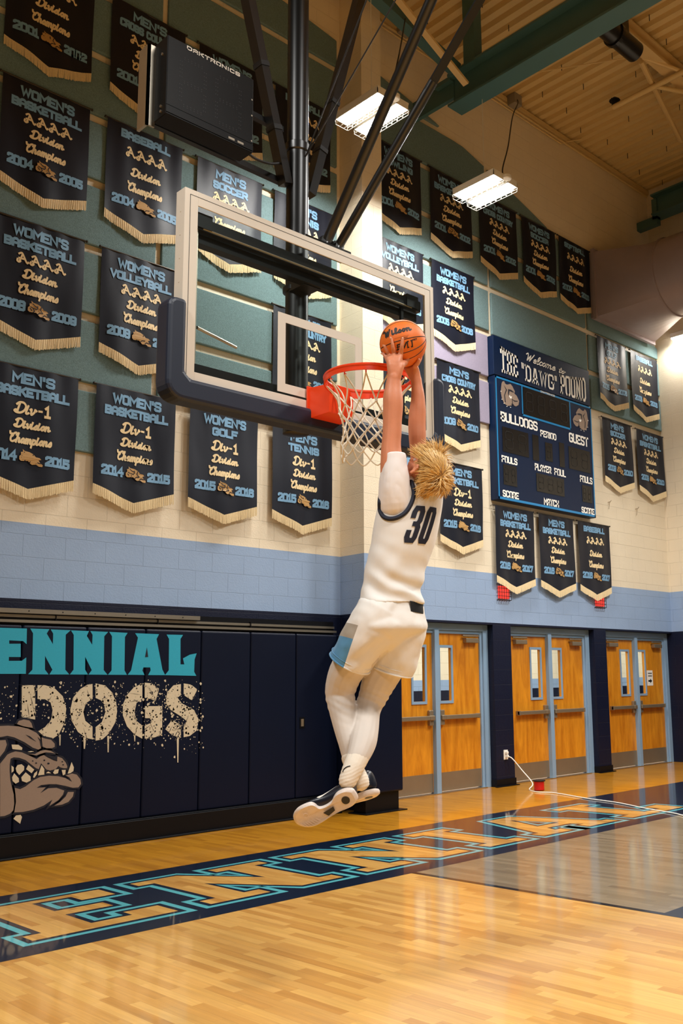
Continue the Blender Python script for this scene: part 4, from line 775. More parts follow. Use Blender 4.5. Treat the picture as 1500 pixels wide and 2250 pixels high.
def dotrow(x0, x1, za, zb):     # seven-segment figure drawn by small holes
    segs = [((x0,za),(x1,za)),((x0,za),(x0,(za+zb)/2)),((x1,za),(x1,(za+zb)/2)),((x0,(za+zb)/2),(x1,(za+zb)/2)),((x0,(za+zb)/2),(x0,zb)),((x1,(za+zb)/2),(x1,zb)),((x0,zb),(x1,zb))]
    for (a, b) in segs:
        L_ = math.hypot(b[0]-a[0], b[1]-a[1]); n_k = int(L_/.021); sx, sz = (0, .006) if abs(b[0]-a[0]) > .01 else (.006, 0)
        for i in range(1, n_k):
            for s in (-1, 1): u = a[0]+(b[0]-a[0])*i/n_k + s*sx; v = a[1]+(b[1]-a[1])*i/n_k + s*sz; q.cyl((u, Y_-.001, v), (u, Y_, v), .0032, 6)
dotrow(2.455, 2.605, 4.80, 4.52); dotrow(2.68, 2.835, 4.80, 4.52); SC(q, 'digit_holes', 'black_matte', cs)
q = MB(); q.box((2.325,4.40,4.40),(2.340,4.50,4.88)); q.box((2.325,4.40,4.40),(2.375,4.412,4.88)); SC(q, 'end_bracket', 'aluminium')
for z in (4.47, 4.82): q = MB(); q.bar((2.33,4.47,z),(3.27,4.47,z-.01),.035,.035); SC(q, 'support_arm', 'black_paint')
for z in (4.46, 4.49, 4.8): q = MB(); q.cyl((2.366,4.33,z),(2.372,4.33,z),.008,10); SC(q, 'bolt', 'aluminium', cs)
for z in (4.50, 4.66, 4.76): q = MB(); q.cyl((2.915,Y_-.002,z),(2.915,Y_,z),.005,8); SC(q, 'bolt', 'aluminium', cs)
q = MB(); q.box((2.76,Y_-.0045,4.449),(2.80,Y_-.004,4.462)); q.box((2.82,Y_-.0045,4.449),(2.86,Y_-.004,4.462)); SC(q, 'maker_plate', 'grey_cast', cs)
q = MB(); q.tube(smoothline([(2.925,4.38,4.50),(3.0,4.36,4.46),(3.1,4.36,4.47),(3.2,4.4,4.53)],5), .008, 7); SC(q, 'cable', 'black_matte')
# ------------------------------------------------------------ championship banners
mat('banner_navy', rgb(9,14,29), .46, sheen=.05, var=.12, vscale=9, spec=.28)
mat('banner_blue', rgb(112,156,190), .6, var=.08, vscale=60); mat('banner_cream', rgb(232,208,160), .6, var=.06, vscale=60)
mat('fringe_cream', rgb(222,200,156), .7, var=.14, vscale=70); mat('rod_metal', rgb(70,66,60), .4, metal=.8)
BW = .87
EMB = [(245,275),(262,290),(300,295),(330,310),(350,335),(378,338),(392,352),(372,362),(388,390),(405,402),(402,420),(375,420),(355,405),(322,412),(308,400),(290,380),(258,386),(235,388),(222,375),(222,345),(235,330),(232,305),(250,300)]
EML = [[(240,335),(262,345),(275,372),(262,385)],[(256,300),(275,318),(300,325)],[(262,345),(290,350),(300,335),(298,312)],[(300,395),(318,375),(345,372)],[(345,402),(360,385),(388,392)],[(330,312),(322,345),(345,372)],[(236,352),(246,360),(252,376)]]
def banner(x, ztop, title, script, y1, y2, label, group, seed):
    rs = random.Random(seed); ph = [rs.uniform(0, 6.28) for _ in range(4)]; am = rs.uniform(.006, .012); tilt = rs.uniform(-.006, .006)
    yb = W - .062; onpanel = (ztop > 5 and not (x > 12.9 and ztop < 6)) or (ztop > 4.3 and x < 7.3)
    def f(u, v, d=0):         # u 0..1 across, v metres below the rod
        dep = .35 + .65*min(1, v)
        yy = am*dep*(math.sin(7.5*u + ph[0] + v*1.1) + .7*math.sin(15*u + ph[1] - 1.6*v)) + .004*math.sin(26*u + ph[2])*max(0, 1-v*1.4) + .006*math.sin(5*v + ph[3])
        return (x + u*BW + tilt*v, yb - .006 + min(.012, yy) - d, ztop - v)
    org = (x + BW/2, W - .06, ztop)
    t = thing('banner', label, 'banner', org, group)
    tip, side = 1.165, 1.02
    fb = MB(); nu, nv = 28, 22
    for j in range(nv+1):
        for i in range(nu+1):
            u = i/nu; L_ = side + (tip-side)*(1-abs(u-.5)*2); fb.v.append(f(u, L_*j/nv))
    fb.f = [(j*(nu+1)+i, j*(nu+1)+i+1, (j+1)*(nu+1)+i+1, (j+1)*(nu+1)+i) for j in range(nv) for i in range(nu)]; fb.mi = [0]*len(fb.f)
    fo = fb.build('fabric', 'banner_navy', t, smooth=True, org=org)
    fr = MB(); n = 84
    for i in range(n):
        u0, u1 = i/n, (i+1)/n; um = (u0+u1)/2; L_ = side + (tip-side)*(1-abs(um-.5)*2); h = .088 + rs.uniform(-.004, .006); dx = rs.uniform(-.004, .004)/BW
        L0 = side + (tip-side)*(1-abs(u0-.5)*2); L1 = side + (tip-side)*(1-abs(u1-.5)*2); bow = (i % 2)*.002
        fr.add([f(u0, L0-.012, .003), f(um, L_-.012, .0045+bow), f(u1, L1-.012, .003), f(u1+dx, L1+h, .004), f(um+dx, L_+h+.003, .006+bow), f(u0+dx, L0+h, .004)], [(0,1,4,5),(1,2,3,4)])
    fr.build('fringe', 'fringe_cream', t, org=org)
    rd = MB(); rd.cyl((x-.02, yb, ztop+.004), (x+BW+.02, yb, ztop+.004), .009, 10)
    for xx in (x-.028, x+BW+.012): rd.lathe((xx, yb, ztop+.004), [(.009,0),(.014,.004),(.014,.012),(.009,.016)], 10, (1,0,0)); rd.tube([(xx+.006, yb, ztop+.004), (xx+.006, W-(.044 if onpanel else .002), ztop+.004)], .004, 6)
    rd.build('rod', 'rod_metal', t, org=org)
    g = lambda u, v: f(u, v, .0045)
    bl = MB(); n = len(title)
    rows = [(.055, .150)] if n == 1 else [(.058, .165), (.192, .288)]
    for ti, (va, vb) in zip(title, rows):
        w = min(.80, .088*len(ti) + (.02 if len(ti) < 6 else 0)); 
        if n == 1: w = min(.66, .083*len(ti))
        c = .505; text(bl, ti, BLK, c-w/2, c+w/2, va, vb, .0275, lambda u, v: g(u, v), track=2.2)
    def years(b):
        text(b, y1, BLK, .085, .372, .80, .905, .028, g, track=1.8); text(b, y2, BLK, .664, .945, .815, .915, .028, g, track=1.8)
    years(bl); bl.build('block_lettering', 'banner_blue', t, org=org)
    sc_ = MB()
    if script == 'AAAA':
        for k in range(4): text(sc_, 'A', OLD, .25+.138*k, .25+.138*k+.135, .225 if n == 1 else .325, .34 if n == 1 else .435, .019, g, curve=4)
        v1, v2, v3, v4 = (.44, .545, .615, .725) if n == 1 else (.478, .58, .63, .735)
    else:
        text(sc_, 'Div', SCR, .315, .545, .335, .455, .021, g, curve=4, track=.3, slant=.22); text(sc_, '-', SCR, .565, .615, .335, .455, .02, g); text(sc_, '1', BLK, .63, .70, .335, .46, .027, g)
        v1, v2, v3, v4 = .493, .59, .632, .735
    text(sc_, 'Division', SCR, .32, .705, v1, v2, .020, g, curve=4, track=.35, slant=.22)
    text(sc_, 'Champions', SCR, .275, .73, v3, v4, .020, g, curve=4, track=.3, slant=.22)
    sc_.build('script_lettering', 'banner_cream', t, org=org)
    em = MB(); E_ = lambda p: (.39 + (p[0]-220)/185*.25, .785 + (p[1]-275)/150*.15)
    P = [E_(p) for p in EMB]; em.flat(P, lambda u, v: f(u, v, .0125))
    eo = em.build('dog_emblem', 'gold_print', t, org=org, label='gold crouching dog emblem')
    em = MB()
    for l in EML: em.ribbon([E_(p) for p in l], .009, lambda u, v: f(u, v, .0135), cap=0)
    em.build('emblem_lines', 'banner_navy', eo, org=org)
    return t
def two(a, b): return [a, b]
WB, MBk, BB = ["WOMEN'S", 'BASKETBALL'], ["MEN'S", 'BASKETBALL'], ['BASEBALL']
ra, rb, rc_, rd_ = 8.70, 7.295, 5.855, 4.412
L_ = 'left wall banners'; R_g = 'right wall banners'
def lab(t, y, place): return 'navy fringed banner for %s %s, %s' % (t, y, place)
BN = [
 (3.14, ra, ['BASKETBALL'], 'AAAA', '2001', '2002', lab('basketball', '2001 2002', 'top row at left edge'), L_),
 (4.205, ra, ["MEN'S", 'CROSS COUNTRY'], 'AAAA', '2001', '2002', lab("men's cross country", '2001', 'top row left of the shot clock'), L_),
 (5.255, ra, ["WOMEN'S", 'GOLF'], 'AAAA', '2001', '2002', 'navy banner almost hidden behind the shot clock, fringe corner showing', L_),
 (6.305, ra, ['FOOTBALL'], 'AAAA', '2001', '2002', 'navy banner in the top row behind the black mast', L_),
 (3.15, rb, WB, 'AAAA', '2004', '2005', lab("women's basketball", '2004 2005', 'second row at left edge'), L_),
 (4.205, rb, BB, 'AAAA', '2004', '2005', lab('baseball', '2004 2005', 'second row from top'), L_),
 (5.265, rb, ["MEN'S", 'SOCCER'], 'AAAA', '2005', '2006', lab("men's soccer", '', 'half behind the backboard top left corner').replace(' ,', ','), L_),
 (6.315, rb, ["MEN'S", 'TENNIS'], 'AAAA', '2005', '2006', 'navy fringed banner behind the mast and backboard top edge, second row', L_),
 (3.155, rc_, WB, 'AAAA', '2008', '2009', lab("women's basketball", '2008 2009', 'third row at left edge'), L_),
 (4.205, rc_, ["WOMEN'S", 'VOLLEYBALL'], 'AAAA', '2008', '2009', lab("women's volleyball", '2008', 'beside the backboard left edge'), L_),
 (6.315, rc_, ["WOMEN'S", 'CROSS COUNTRY'], 'AAAA', '2009', '2010', lab('cross country', '', 'seen through the backboard glass behind the mast').replace(' ,', ','), L_),
 (3.15, rd_, MBk, 'DIV', '2014', '2015', lab("men's basketball", '2014 2015', 'bottom row at left edge'), L_),
 (4.20, rd_, WB, 'DIV', '2014', '2015', lab("women's basketball", '2014 2015', 'bottom row'), L_),
 (5.25, rd_, ["WOMEN'S", 'GOLF'], 'DIV', '2015', '2016', lab("women's golf", '2015 2016', 'bottom row under the backboard'), L_),
 (6.325, rd_, ["MEN'S", 'TENNIS'], 'DIV', '2015', '2016', lab("men's tennis", '2015 2016', 'under the hoop mast'), L_),
 (7.93, ra, ["WOMEN'S", 'BOWLING'], 'AAAA', '2001', '2002', lab("women's bowling", '2001 2002', 'top row beside the pilaster'), R_g),
 (8.975, ra, WB, 'AAAA', '2001', '2002', lab("women's basketball", '2001 2002', 'top row behind a hanging light'), R_g),
 (10.03, ra, ["WOMEN'S", 'CROSS COUNTRY'], 'AAAA', '2001', '2002', lab("women's cross country", '2001 2002', 'right of the hanging light'), R_g),
 (11.03, ra, ["WOMEN'S", 'SOCCER'], 'AAAA', '2001', '2002', lab("women's soccer", '2001 2002', 'top row above the scoreboard'), R_g),
 (11.985, ra, ['SOFTBALL'], 'AAAA', '2002', '2003', lab('softball', '2002 2003', 'top row beside the grey duct'), R_g),
 (7.93, rb, ["WOMEN'S", 'VOLLEYBALL'], 'AAAA', '2005', '2006', lab("women's volleyball", '2005 2006', 'beside the pilaster behind the board corner'), R_g),
 (8.985, rb, WB, 'AAAA', '2005', '2006', lab("women's basketball", '2005 2006', 'left of the scoreboard'), R_g),
 (7.98, rc_, ["WOMEN'S", 'GOLF'], 'AAAA', '2006', '2007', 'navy banner behind the raised arms and rim, beside the pilaster', R_g),
 (9.06, rc_, ["MEN'S", 'CROSS COUNTRY'], 'AAAA', '2009', '2010', lab("men's cross country", '2009 2010', 'left of the scoreboard'), R_g),
 (8.02, rd_, ["WOMEN'S", 'TENNIS'], 'DIV', '2015', '2016', 'navy banner mostly hidden behind the head and raised arms of the player', R_g),
 (9.06, rd_, MBk, 'DIV', '2015', '2016', lab("men's basketball", '2015 2016', 'right of the head of the player'), R_g),
 (10.185, 3.93, WB, 'AAAA', '2016', '2017', lab("women's basketball", '2016 2017', 'leftmost under the scoreboard'), 'banners under the scoreboard'),
 (11.195, 3.93, MBk, 'AAAA', '2016', '2017', lab("men's basketball", '2016 2017', 'middle one under the scoreboard'), 'banners under the scoreboard'),
 (12.195, 3.93, BB, 'AAAA', '2016', '2017', lab('baseball', '2016 2017', 'rightmost under the scoreboard'), 'banners under the scoreboard'),
 (12.96, 7.22, ["MEN'S", 'GOLF'], 'AAAA', '2005', '2006', lab("men's golf", '2005 2006', 'under the grey duct'), R_g),
 (13.99, 7.22, BB, 'AAAA', '2005', '2006', lab('baseball', '2005 2006', 'upper one at the far right'), R_g),
 (13.02, 5.80, ["MEN'S", 'SOCCER'], 'AAAA', '2009', '2010', lab("men's soccer", '2009 2010', 'right of the scoreboard'), R_g),
 (14.05, 5.785, WB, 'AAAA', '2009', '2010', lab("women's basketball", '2009 2010', 'lower one at the far right'), R_g)]
for i, b in enumerate(BN): banner(*b, 100+i)
# ------------------------------------------------------------ player: joints in metres (right, up, toward the camera side) and radii
ARM_L = [(-0.0475,2.3285,0.085,0.066),(-0.0543,2.4279,0.1,0.06),(-0.06,2.5265,0.1,0.0505),(-0.0546,2.6117,0.1,0.047),(-0.0517,2.6742,0.1,0.047),(-0.0487,2.7393,0.1,0.0505),(-0.0481,2.793,0.1,0.0495),(-0.0453,2.8445,0.1,0.041),(-0.0424,2.8905,0.103,0.0345),(-0.0368,2.9298,0.112,0.032)]
ARM_R = [(0.0891,2.3997,-0.1,0.066),(0.081,2.4712,-0.1,0.056),(0.0663,2.5791,-0.1,0.045),(0.063,2.6367,-0.09,0.045),(0.0615,2.6969,-0.09,0.046),(0.0652,2.768,-0.085,0.044),(0.0688,2.8392,-0.08,0.036),(0.0652,2.8986,-0.075,0.029),(0.0613,2.9386,-0.07,0.028)]
PALM_L = [[(-0.0434,2.9278,0.058,0.03),(-0.0562,2.9799,0.05,0.022),(-0.0801,3.0101,0.042,0.0125)],[(-0.0412,2.9277,0.058,0.03),(-0.0455,2.9796,0.05,0.024),(-0.0638,3.0266,0.042,0.0125)],[(-0.0391,2.9277,0.058,0.03),(-0.0348,2.9794,0.05,0.024),(-0.0397,3.0211,0.0744,0.013)],[(-0.037,2.9276,0.058,0.03),(-0.0219,2.9791,0.05,0.024),(-0.0089,3.0158,0.0808,0.013)],[(-0.0328,2.9327,0.056,0.028),(-0.0072,2.9609,0.05,0.022),(0.0109,2.9841,0.043,0.016)]]
FING_L = [[(-0.078,3.0033,0.042,0.012),(-0.0885,3.0238,0.042,0.0095),(-0.1013,3.0431,0.036,0.0075)],[(-0.0616,3.0205,0.043,0.0125),(-0.0758,3.0416,0.0663,0.0105),(-0.0883,3.0682,0.0727,0.008)],[(-0.0396,3.0179,0.0676,0.013),(-0.0446,3.046,0.1072,0.011),(-0.051,3.0907,0.1127,0.0083)],[(-0.0106,3.0119,0.0702,0.013),(-0.0011,3.0397,0.1156,0.011),(0.0048,3.0829,0.1242,0.0083)],[(0.0056,2.9783,0.044,0.016),(0.023,3.0025,0.044,0.0125),(0.036,3.0164,0.042,0.0115),(0.0512,3.0259,0.0426,0.009)]]
BALL = (-0.0005,3.1057,0)
LEG_A = [(-0.1409,1.6227,0.05,0.105),(-0.2047,1.5488,0.03,0.1),(-0.2909,1.4649,-0.03,0.087),(-0.327,1.3892,-0.07,0.078),(-0.3356,1.341,-0.085,0.0735),(-0.3238,1.2864,-0.06,0.067),(-0.3059,1.2049,-0.02,0.058),(-0.2824,1.1207,0.015,0.052),(-0.2701,1.058,0.03,0.044),(-0.2557,1.0065,0.045,0.037),(-0.2266,0.951,0.06,0.036)]
LEG_B = [(-0.022,1.6255,-0.05,0.105),(-0.0618,1.5268,-0.06,0.1),(-0.1376,1.4184,-0.1,0.088),(-0.1759,1.335,-0.12,0.074),(-0.2014,1.2698,-0.1,0.064),(-0.2053,1.1856,-0.02,0.064),(-0.2117,1.1211,0.05,0.066),(-0.2261,1.0661,0.1,0.056),(-0.2442,1.0233,0.13,0.045),(-0.2631,0.9845,0.15,0.041),(-0.2788,0.9411,0.16,0.042)]
SHORT_A = [(-0.1189,1.7324,0.04,0.125),(-0.1626,1.6559,0.05,0.124),(-0.2139,1.5919,0.045,0.113),(-0.2513,1.5369,0.025,0.107),(-0.2774,1.49,0.01,0.107)]
SHORT_B = [(-0.0396,1.7361,-0.03,0.125),(-0.0233,1.6539,-0.04,0.118),(-0.0333,1.5921,-0.045,0.112),(-0.0526,1.5265,-0.055,0.105),(-0.0768,1.4477,-0.07,0.102)]
TORSO = [(-0.0732,1.7345,0.0,0.1525,0.118),(-0.0748,1.7946,0.0,0.1544,0.118),(-0.0722,1.8348,0.0,0.1515,0.115),(-0.0509,1.9465,0.0,0.1544,0.116),(-0.0159,2.0589,0.0,0.1612,0.122),(0.0057,2.161,0.0,0.166,0.124),(0.0273,2.2592,0.0,0.166,0.116),(0.0441,2.3211,0.0,0.1525,0.1),(0.0628,2.36,0.0,0.111,0.08),(0.0722,2.3784,0.0,0.082,0.068)]
PELVIS = [(-0.0725,1.808,0.0,0.1447,0.11),(-0.0774,1.7635,0.0,0.1525,0.122),(-0.0913,1.7061,0.0,0.1882,0.148),(-0.1008,1.6466,0.0,0.2055,0.165),(-0.1013,1.5915,0.0,0.1447,0.11),(-0.1017,1.5476,0.0,0.0772,0.06)]
HEAD = (0.0995,2.4083,0.05)
NECK0 = (0.0716,2.3436,0.0)
SLEEVE_L = [(-0.0346,2.19,0.035,0.07),(-0.0424,2.2464,0.075,0.082),(-0.0468,2.3332,0.095,0.077),(-0.0457,2.4049,0.1,0.071),(-0.045,2.462,0.1,0.063),(-0.0468,2.5009,0.1,0.0585)]
GLUTE = [((-0.1217,1.6321,0.07),0.095),((-0.009,1.6324,0.02),0.095)]
SLEEVE_R = [(0.0839,2.3386,-0.09,0.075),(0.0847,2.4116,-0.1,0.07),(0.081,2.4712,-0.1,0.062)]
SOCK_A = [(-0.2701,1.0538,0.03,0.047),(-0.2557,1.0065,0.045,0.042),(-0.2308,0.9594,0.06,0.041),(-0.218,0.9303,0.062,0.04)]
SOCK_B = [(-0.2295,1.0543,0.108,0.0525),(-0.244,1.0194,0.132,0.0495),(-0.261,0.9804,0.15,0.045),(-0.2727,0.9489,0.158,0.042)]
HEEL_B = (-0.2578,0.8645,0.2)
TOE_B = (-0.4683,0.7895,0.17)
HEEL_A = (-0.1662,0.8564,0.075)
TOE_A = (-0.3649,0.7727,-0.1)
ARMHOLE = [(0.0362,2.3643,0.1),(0.0467,2.3232,0.1),(0.0484,2.2893,0.1),(0.0345,2.2444,0.1),(0.0096,2.2045,0.1),(-0.0283,2.1784,0.1),(-0.0681,2.1725,0.1),(-0.0989,2.1867,0.1),(-0.1163,2.2208,0.1),(-0.1159,2.2636,0.1)]
PANEL = [(-0.1945,1.7316),(-0.2799,1.5071)]
PANELY = [1.6727,1.6021]
NUM = [(0.1273,2.2356,0.1),(0.0517,2.0582,0.1)]
# ------------------------------------------------------------ the dunking player
from mathutils import noise as mn
from mathutils.bvhtree import BVHTree
ZB0 = .70
mat('skin', rgb(208,134,98), .5, bump=.25, bscale=140, bdist=.0012, var=.10, vscale=22)
MT['skin'].node_tree.nodes['Principled BSDF'].inputs['Subsurface Weight'].default_value = .12
MT['skin'].node_tree.nodes['Principled BSDF'].inputs['Subsurface Radius'].default_value = (.02,.008,.004)
mat('jersey_white', rgb(228,226,222), .75, bump=.3, bscale=260, bdist=.0006, sheen=.15); mat('undershirt_white', rgb(232,226,224), .6, sheen=.2)
mat('short_white', rgb(226,222,216), .75, bump=.3, bscale=260, bdist=.0006, sheen=.15); mat('short_grey', rgb(162,150,134), .75); mat('short_blue', rgb(78,134,172), .75)
mat('tights_white', rgb(204,194,184), .6, sheen=.15, bump=.2, bscale=300, bdist=.0005); mat('sock_white', rgb(226,216,200), .85, bump=.5, bscale=220, bdist=.001)
mat('trim_navy', rgb(14,20,42), .7); mat('hair_blond', rgb(222,184,118), .42, var=.25, vscale=60, spec=.4); mat('hair_root', rgb(150,112,62), .55, var=.2, vscale=60)
mat('sole_pale', rgb(214,200,190), .55, var=.1, vscale=40, bump=.5, bscale=120, bdist=.002); mat('shoe_navy', rgb(14,18,32), .35, bump=.3, bscale=160, bdist=.001, var=.2, vscale=20); mat('shoe_white', rgb(226,220,210), .5)
mat('eye_white', rgb(230,226,220), .2); mat('lip', rgb(190,104,90), .45)
person = thing('person', 'blond person in white number 30 basketball kit leaping to dunk an orange ball', 'person', (3.223, 3.361, ZB0))
person.rotation_euler = (0, 0, math.atan2(-.73, .683))
def cv(p): return Vector((p[0], -p[2], p[1] - ZB0))
RB, BK = Vector((.866, 0, -.5)), Vector((.5, 0, .866))
def vv(p): return Vector((p[0], p[1], p[2]))
def limb(mb, ch, k=4, n=16, flat=False):
    P = smoothline([vv(c) for c in ch], k); Rr = [q.x for q in smoothline([(c[3], 0, 0) for c in ch], k)]
    d0 = (P[0]-P[1]).normalized(); d1 = (P[-1]-P[-2]).normalized()       # rounded ends
    e = ([], []) if flat else ([P[-1]+d1*Rr[-1]*.5, P[-1]+d1*Rr[-1]*.8], [Rr[-1]*.8, Rr[-1]*.35])
    P = [P[0]+d0*Rr[0]*.8, P[0]+d0*Rr[0]*.5] + P + e[0]; Rr = [Rr[0]*.35, Rr[0]*.8] + Rr + e[1]
    mb.tube([cv(p) for p in P], Rr, n)
def loft(mb, secs, n=36, grow=0, pw=2.0):
    vs = []; m = len(secs)
    for (u, v, d, a, b) in secs:
        for k in range(n):
            t = 2*math.pi*k/n; c, s = math.cos(t), math.sin(t); e = (abs(c)**pw + abs(s)**pw)**(-1/pw)
            vs.append(cv(Vector((u, v, d)) + RB*((a+grow)*c*e) + BK*((b+grow)*s*e)))
    fs = [(i*n+k, i*n+(k+1) % n, (i+1)*n+(k+1) % n, (i+1)*n+k) for i in range(m-1) for k in range(n)] + [tuple(range(n-1,-1,-1)), tuple((m-1)*n+k for k in range(n))]
    mb.add(vs, fs)
def dens(secs, k=4): 
    A = smoothline([(s[0], s[1], s[2]) for s in secs], k); Bq = smoothline([(s[3], s[4], 0) for s in secs], k)
    return [(a.x, a.y, a.z, b.x, b.y) for a, b in zip(A, Bq)]
def ell(mb, c, ax, n=16, m=10):
    vs = []; fs = []
    for i in range(m+1):
        t = math.pi*i/m
        for k in range(n):
            a = 2*math.pi*k/n; vs.append(Vector(c) + ax[0]*(math.sin(max(t,.02) if i < m else .02)*math.cos(a)) + ax[1]*(math.sin(max(t,.02) if i < m else .02)*math.sin(a)) + ax[2]*math.cos(t))
    for i in range(m):
        for k in range(n): fs.append((i*n+k, i*n+(k+1) % n, (i+1)*n+(k+1) % n, (i+1)*n+k))
    fs += [tuple(range(n-1,-1,-1)), tuple(m*n+k for k in range(n))]
    mb.add(vs, fs)
def fuse(mb, name, m, voxel, smooth=6, disp=None, parent=person, label=None, mats=None, pick=None):
    tmp = mb.build('tmp', m); mo = tmp.modifiers.new('r', 'REMESH'); mo.mode = 'VOXEL'; mo.voxel_size = voxel; mo.use_smooth_shade = True
    sm = tmp.modifiers.new('s', 'SMOOTH'); sm.factor = .5; sm.iterations = smooth
    dg = bpy.context.evaluated_depsgraph_get(); dg.update(); ev = tmp.evaluated_get(dg); me = bpy.data.meshes.new_from_object(ev)
    bpy.data.objects.remove(tmp)
    if disp:
        nr = [v.normal.copy() for v in me.vertices]
        for v, q in zip(me.vertices, nr): v.co = v.co + q*disp(v.co)
    me.name = name; me.materials.clear()
    for q in (mats or [m]): me.materials.append(MT[q])
    if pick:
        for p in me.polygons: p.material_index = pick(p.center, p.normal)
    me.polygons.foreach_set('use_smooth', [True]*len(me.polygons)); me.update()
    o = bpy.data.objects.new(name, me); C.objects.link(o); o.parent = parent
    if label: o['label'] = label
    return o
def bvh(*obs):
    vs = []; fs = []
    for o in obs:
        n = len(vs); vs += [v.co.copy() for v in o.data.vertices]; fs += [tuple(i+n for i in p.vertices) for p in o.data.polygons]
    return BVHTree.FromPolygons(vs, fs)
# ---- head frame
F_h = Vector((-.35,.85,-.40)).normalized(); H_h = Vector((.75,.45,.48)); H_h = (H_h - F_h*H_h.dot(F_h)).normalized(); R_h = F_h.cross(H_h)
HC = vv(HEAD)
def hd(r, f, h): return cv(HC + R_h*r + F_h*f + H_h*h)
def hv(d): return Vector((d.x, -d.z, d.y))
def hell(mb, r, f, h, a, b, c, n=16): ell(mb, hd(r, f, h), (hv(R_h)*a, hv(F_h)*b, hv(H_h)*c), n)
body = MB()
hell(body, 0, -.012, .028, .076, .097, .092, 24); hell(body, 0, .042, -.035, .058, .056, .078, 20); hell(body, 0, .078, -.098, .027, .022, .020)
for s in (-1, 1): hell(body, s*.043, .018, -.068, .022, .042, .032); hell(body, s*.036, .070, -.022, .022, .02, .02)
hell(body, 0, .080, .022, .048, .018, .013); hell(body, 0, .094, -.062, .024, .011, .011)
body.tube([hd(0,.094,.012), hd(0,.108,-.012), hd(0,.118,-.030), hd(0,.108,-.040)], [.009,.011,.016,.012], 10)
for s in (-1, 1):
    body.tube([hd(s*.078,.012,.018), hd(s*.088,-.002,.032), hd(s*.092,-.018,.026), hd(s*.090,-.02,.004), hd(s*.084,-.008,-.018), hd(s*.080,.008,-.028)], [.006,.0075,.008,.0075,.0085,.007], 8)
    hell(body, s*.078, -.004, .002, .009, .016, .026)
hb = HC + F_h*-.035 + H_h*-.055
limb(body, [(NECK0[0], NECK0[1]-.05, NECK0[2]+.01, .075), (NECK0[0]+.005, NECK0[1]+.005, NECK0[2]+.015, .064), ((NECK0[0]+hb.x)/2, (NECK0[1]+hb.y)/2, (NECK0[2]+hb.z)/2, .059), (hb.x, hb.y, hb.z, .058)])
limb(body, [tuple((vv(NECK0) + Vector((-.02,-.02,-.03)))) + (.05,), tuple(HC + F_h*.02 + H_h*-.09) + (.045,)])
# ---- arms, hands
limb(body, ARM_L[:9] + [(-.0415, 2.885, .108, .033)]); limb(body, ARM_R)
WR = (-.040, 2.905, .112)
for i, ch in enumerate(PALM_L):
    k = ch[-1]; b2 = ch[1]
    mb_ = [(WR[0] + (i-2)*.004, WR[1]-.02, .108, .026), (b2[0], b2[1]-.012, .108, .0225 if i < 4 else .02), (k[0], k[1], k[2]+.006, k[3])]
    limb(body, mb_, 4, 10)
for i, ch in enumerate(FING_L):
    c2 = [(p[0], p[1], p[2] + (.006 if j == 0 else .002), p[3]) for j, p in enumerate(ch)]
    limb(body, c2, 4, 10)
BC = vv(BALL)
def onb(d, off): return BC + Vector(d).normalized()*(.119 + off)
pb_ = [onb((.50,-.95,-.30), .014), onb((.36,-.92,-.42), .014), onb((.15,-.9,-.5), .014)]
for q in pb_: limb(body, [(ARM_R[-1][0], ARM_R[-1][1]-.01, ARM_R[-1][2], .027), ((ARM_R[-1][0]+q.x)/2, (ARM_R[-1][1]+q.y)/2, (ARM_R[-1][2]+q.z)/2-.006, .023), tuple(q) + (.016,)], 4, 10)
for a, m_, e_ in [((.52,-.72,-.5),(.66,-.35,-.66),(.68,.02,-.73)), ((.36,-.72,-.62),(.42,-.3,-.86),(.42,.12,-.9)), ((.2,-.75,-.66),(.16,-.3,-.95),(.14,.08,-.99)), ((.04,-.78,-.64),(-.08,-.42,-.92),(-.12,-.1,-.99)), ((.44,-.9,-.12),(.56,-.82,.04),(.62,-.72,.16))]:
    limb(body, [tuple(onb(a,.013)) + (.0125,), tuple(onb(m_,.0105)) + (.0105,), tuple(onb(e_,.006)) + (.0082,)], 5, 10)
# ---- torso and legs under the clothes
loft(body, [(s[0], s[1], s[2], s[3]-.016, s[4]-.014) for s in dens(TORSO[1:])]); loft(body, [(s[0], s[1], s[2], s[3]-.03, s[4]-.03) for s in dens(PELVIS)])
limb(body, [(q[0], q[1], q[2], min(q[3], .09)-.014) for q in LEG_A]); limb(body, [(q[0], q[1], q[2], min(q[3], .09)-.014) for q in LEG_B])
def mus(co): return .0018*mn.noise(co*14)
body_o = fuse(body, 'body', 'skin', .0042, 5, mus)
for s in (-1, 1):
    e_ = MB(); hell(e_, s*.030, .081, .002, .012, .010, .009); e_.build('eye', 'eye_white', body_o, smooth=True)
    e_ = MB(); e_.cyl(hd(s*.030,.0905,.002), hd(s*.030,.0918,.002), .005, 12); e_.build('iris', 'trim_navy', body_o)
    e_ = MB(); e_.tube([hd(s*.014,.099,.022), hd(s*.034,.097,.029), hd(s*.052,.086,.022)], [.003,.004,.002], 6); e_.build('eyebrow', 'hair_blond', body_o, smooth=True)
e_ = MB(); e_.tube([hd(-.022,.100,-.063), hd(0,.107,-.061), hd(.022,.100,-.063)], [.002,.005,.002], 8); e_.build('lips', 'lip', body_o, smooth=True)
# ---- fingernails on the near hand
mat('nail', rgb(232,180,156), .3)
for ch in FING_L:
    nl = MB(); a, b = vv(ch[-1]), vv(ch[-2]); d = (a-b).normalized(); up = Vector((a.x-BC.x, a.y-BC.y, a.z-BC.z)).normalized(); sd = d.cross(up).normalized(); c = a + up*(ch[-1][3]*.80+.002) + d*.002
    ell(nl, cv(c), (hv(sd)*.0052, hv(d)*.0062, hv(up)*.0018), 10, 6); nl.build('fingernail', 'nail', body_o, smooth=True)

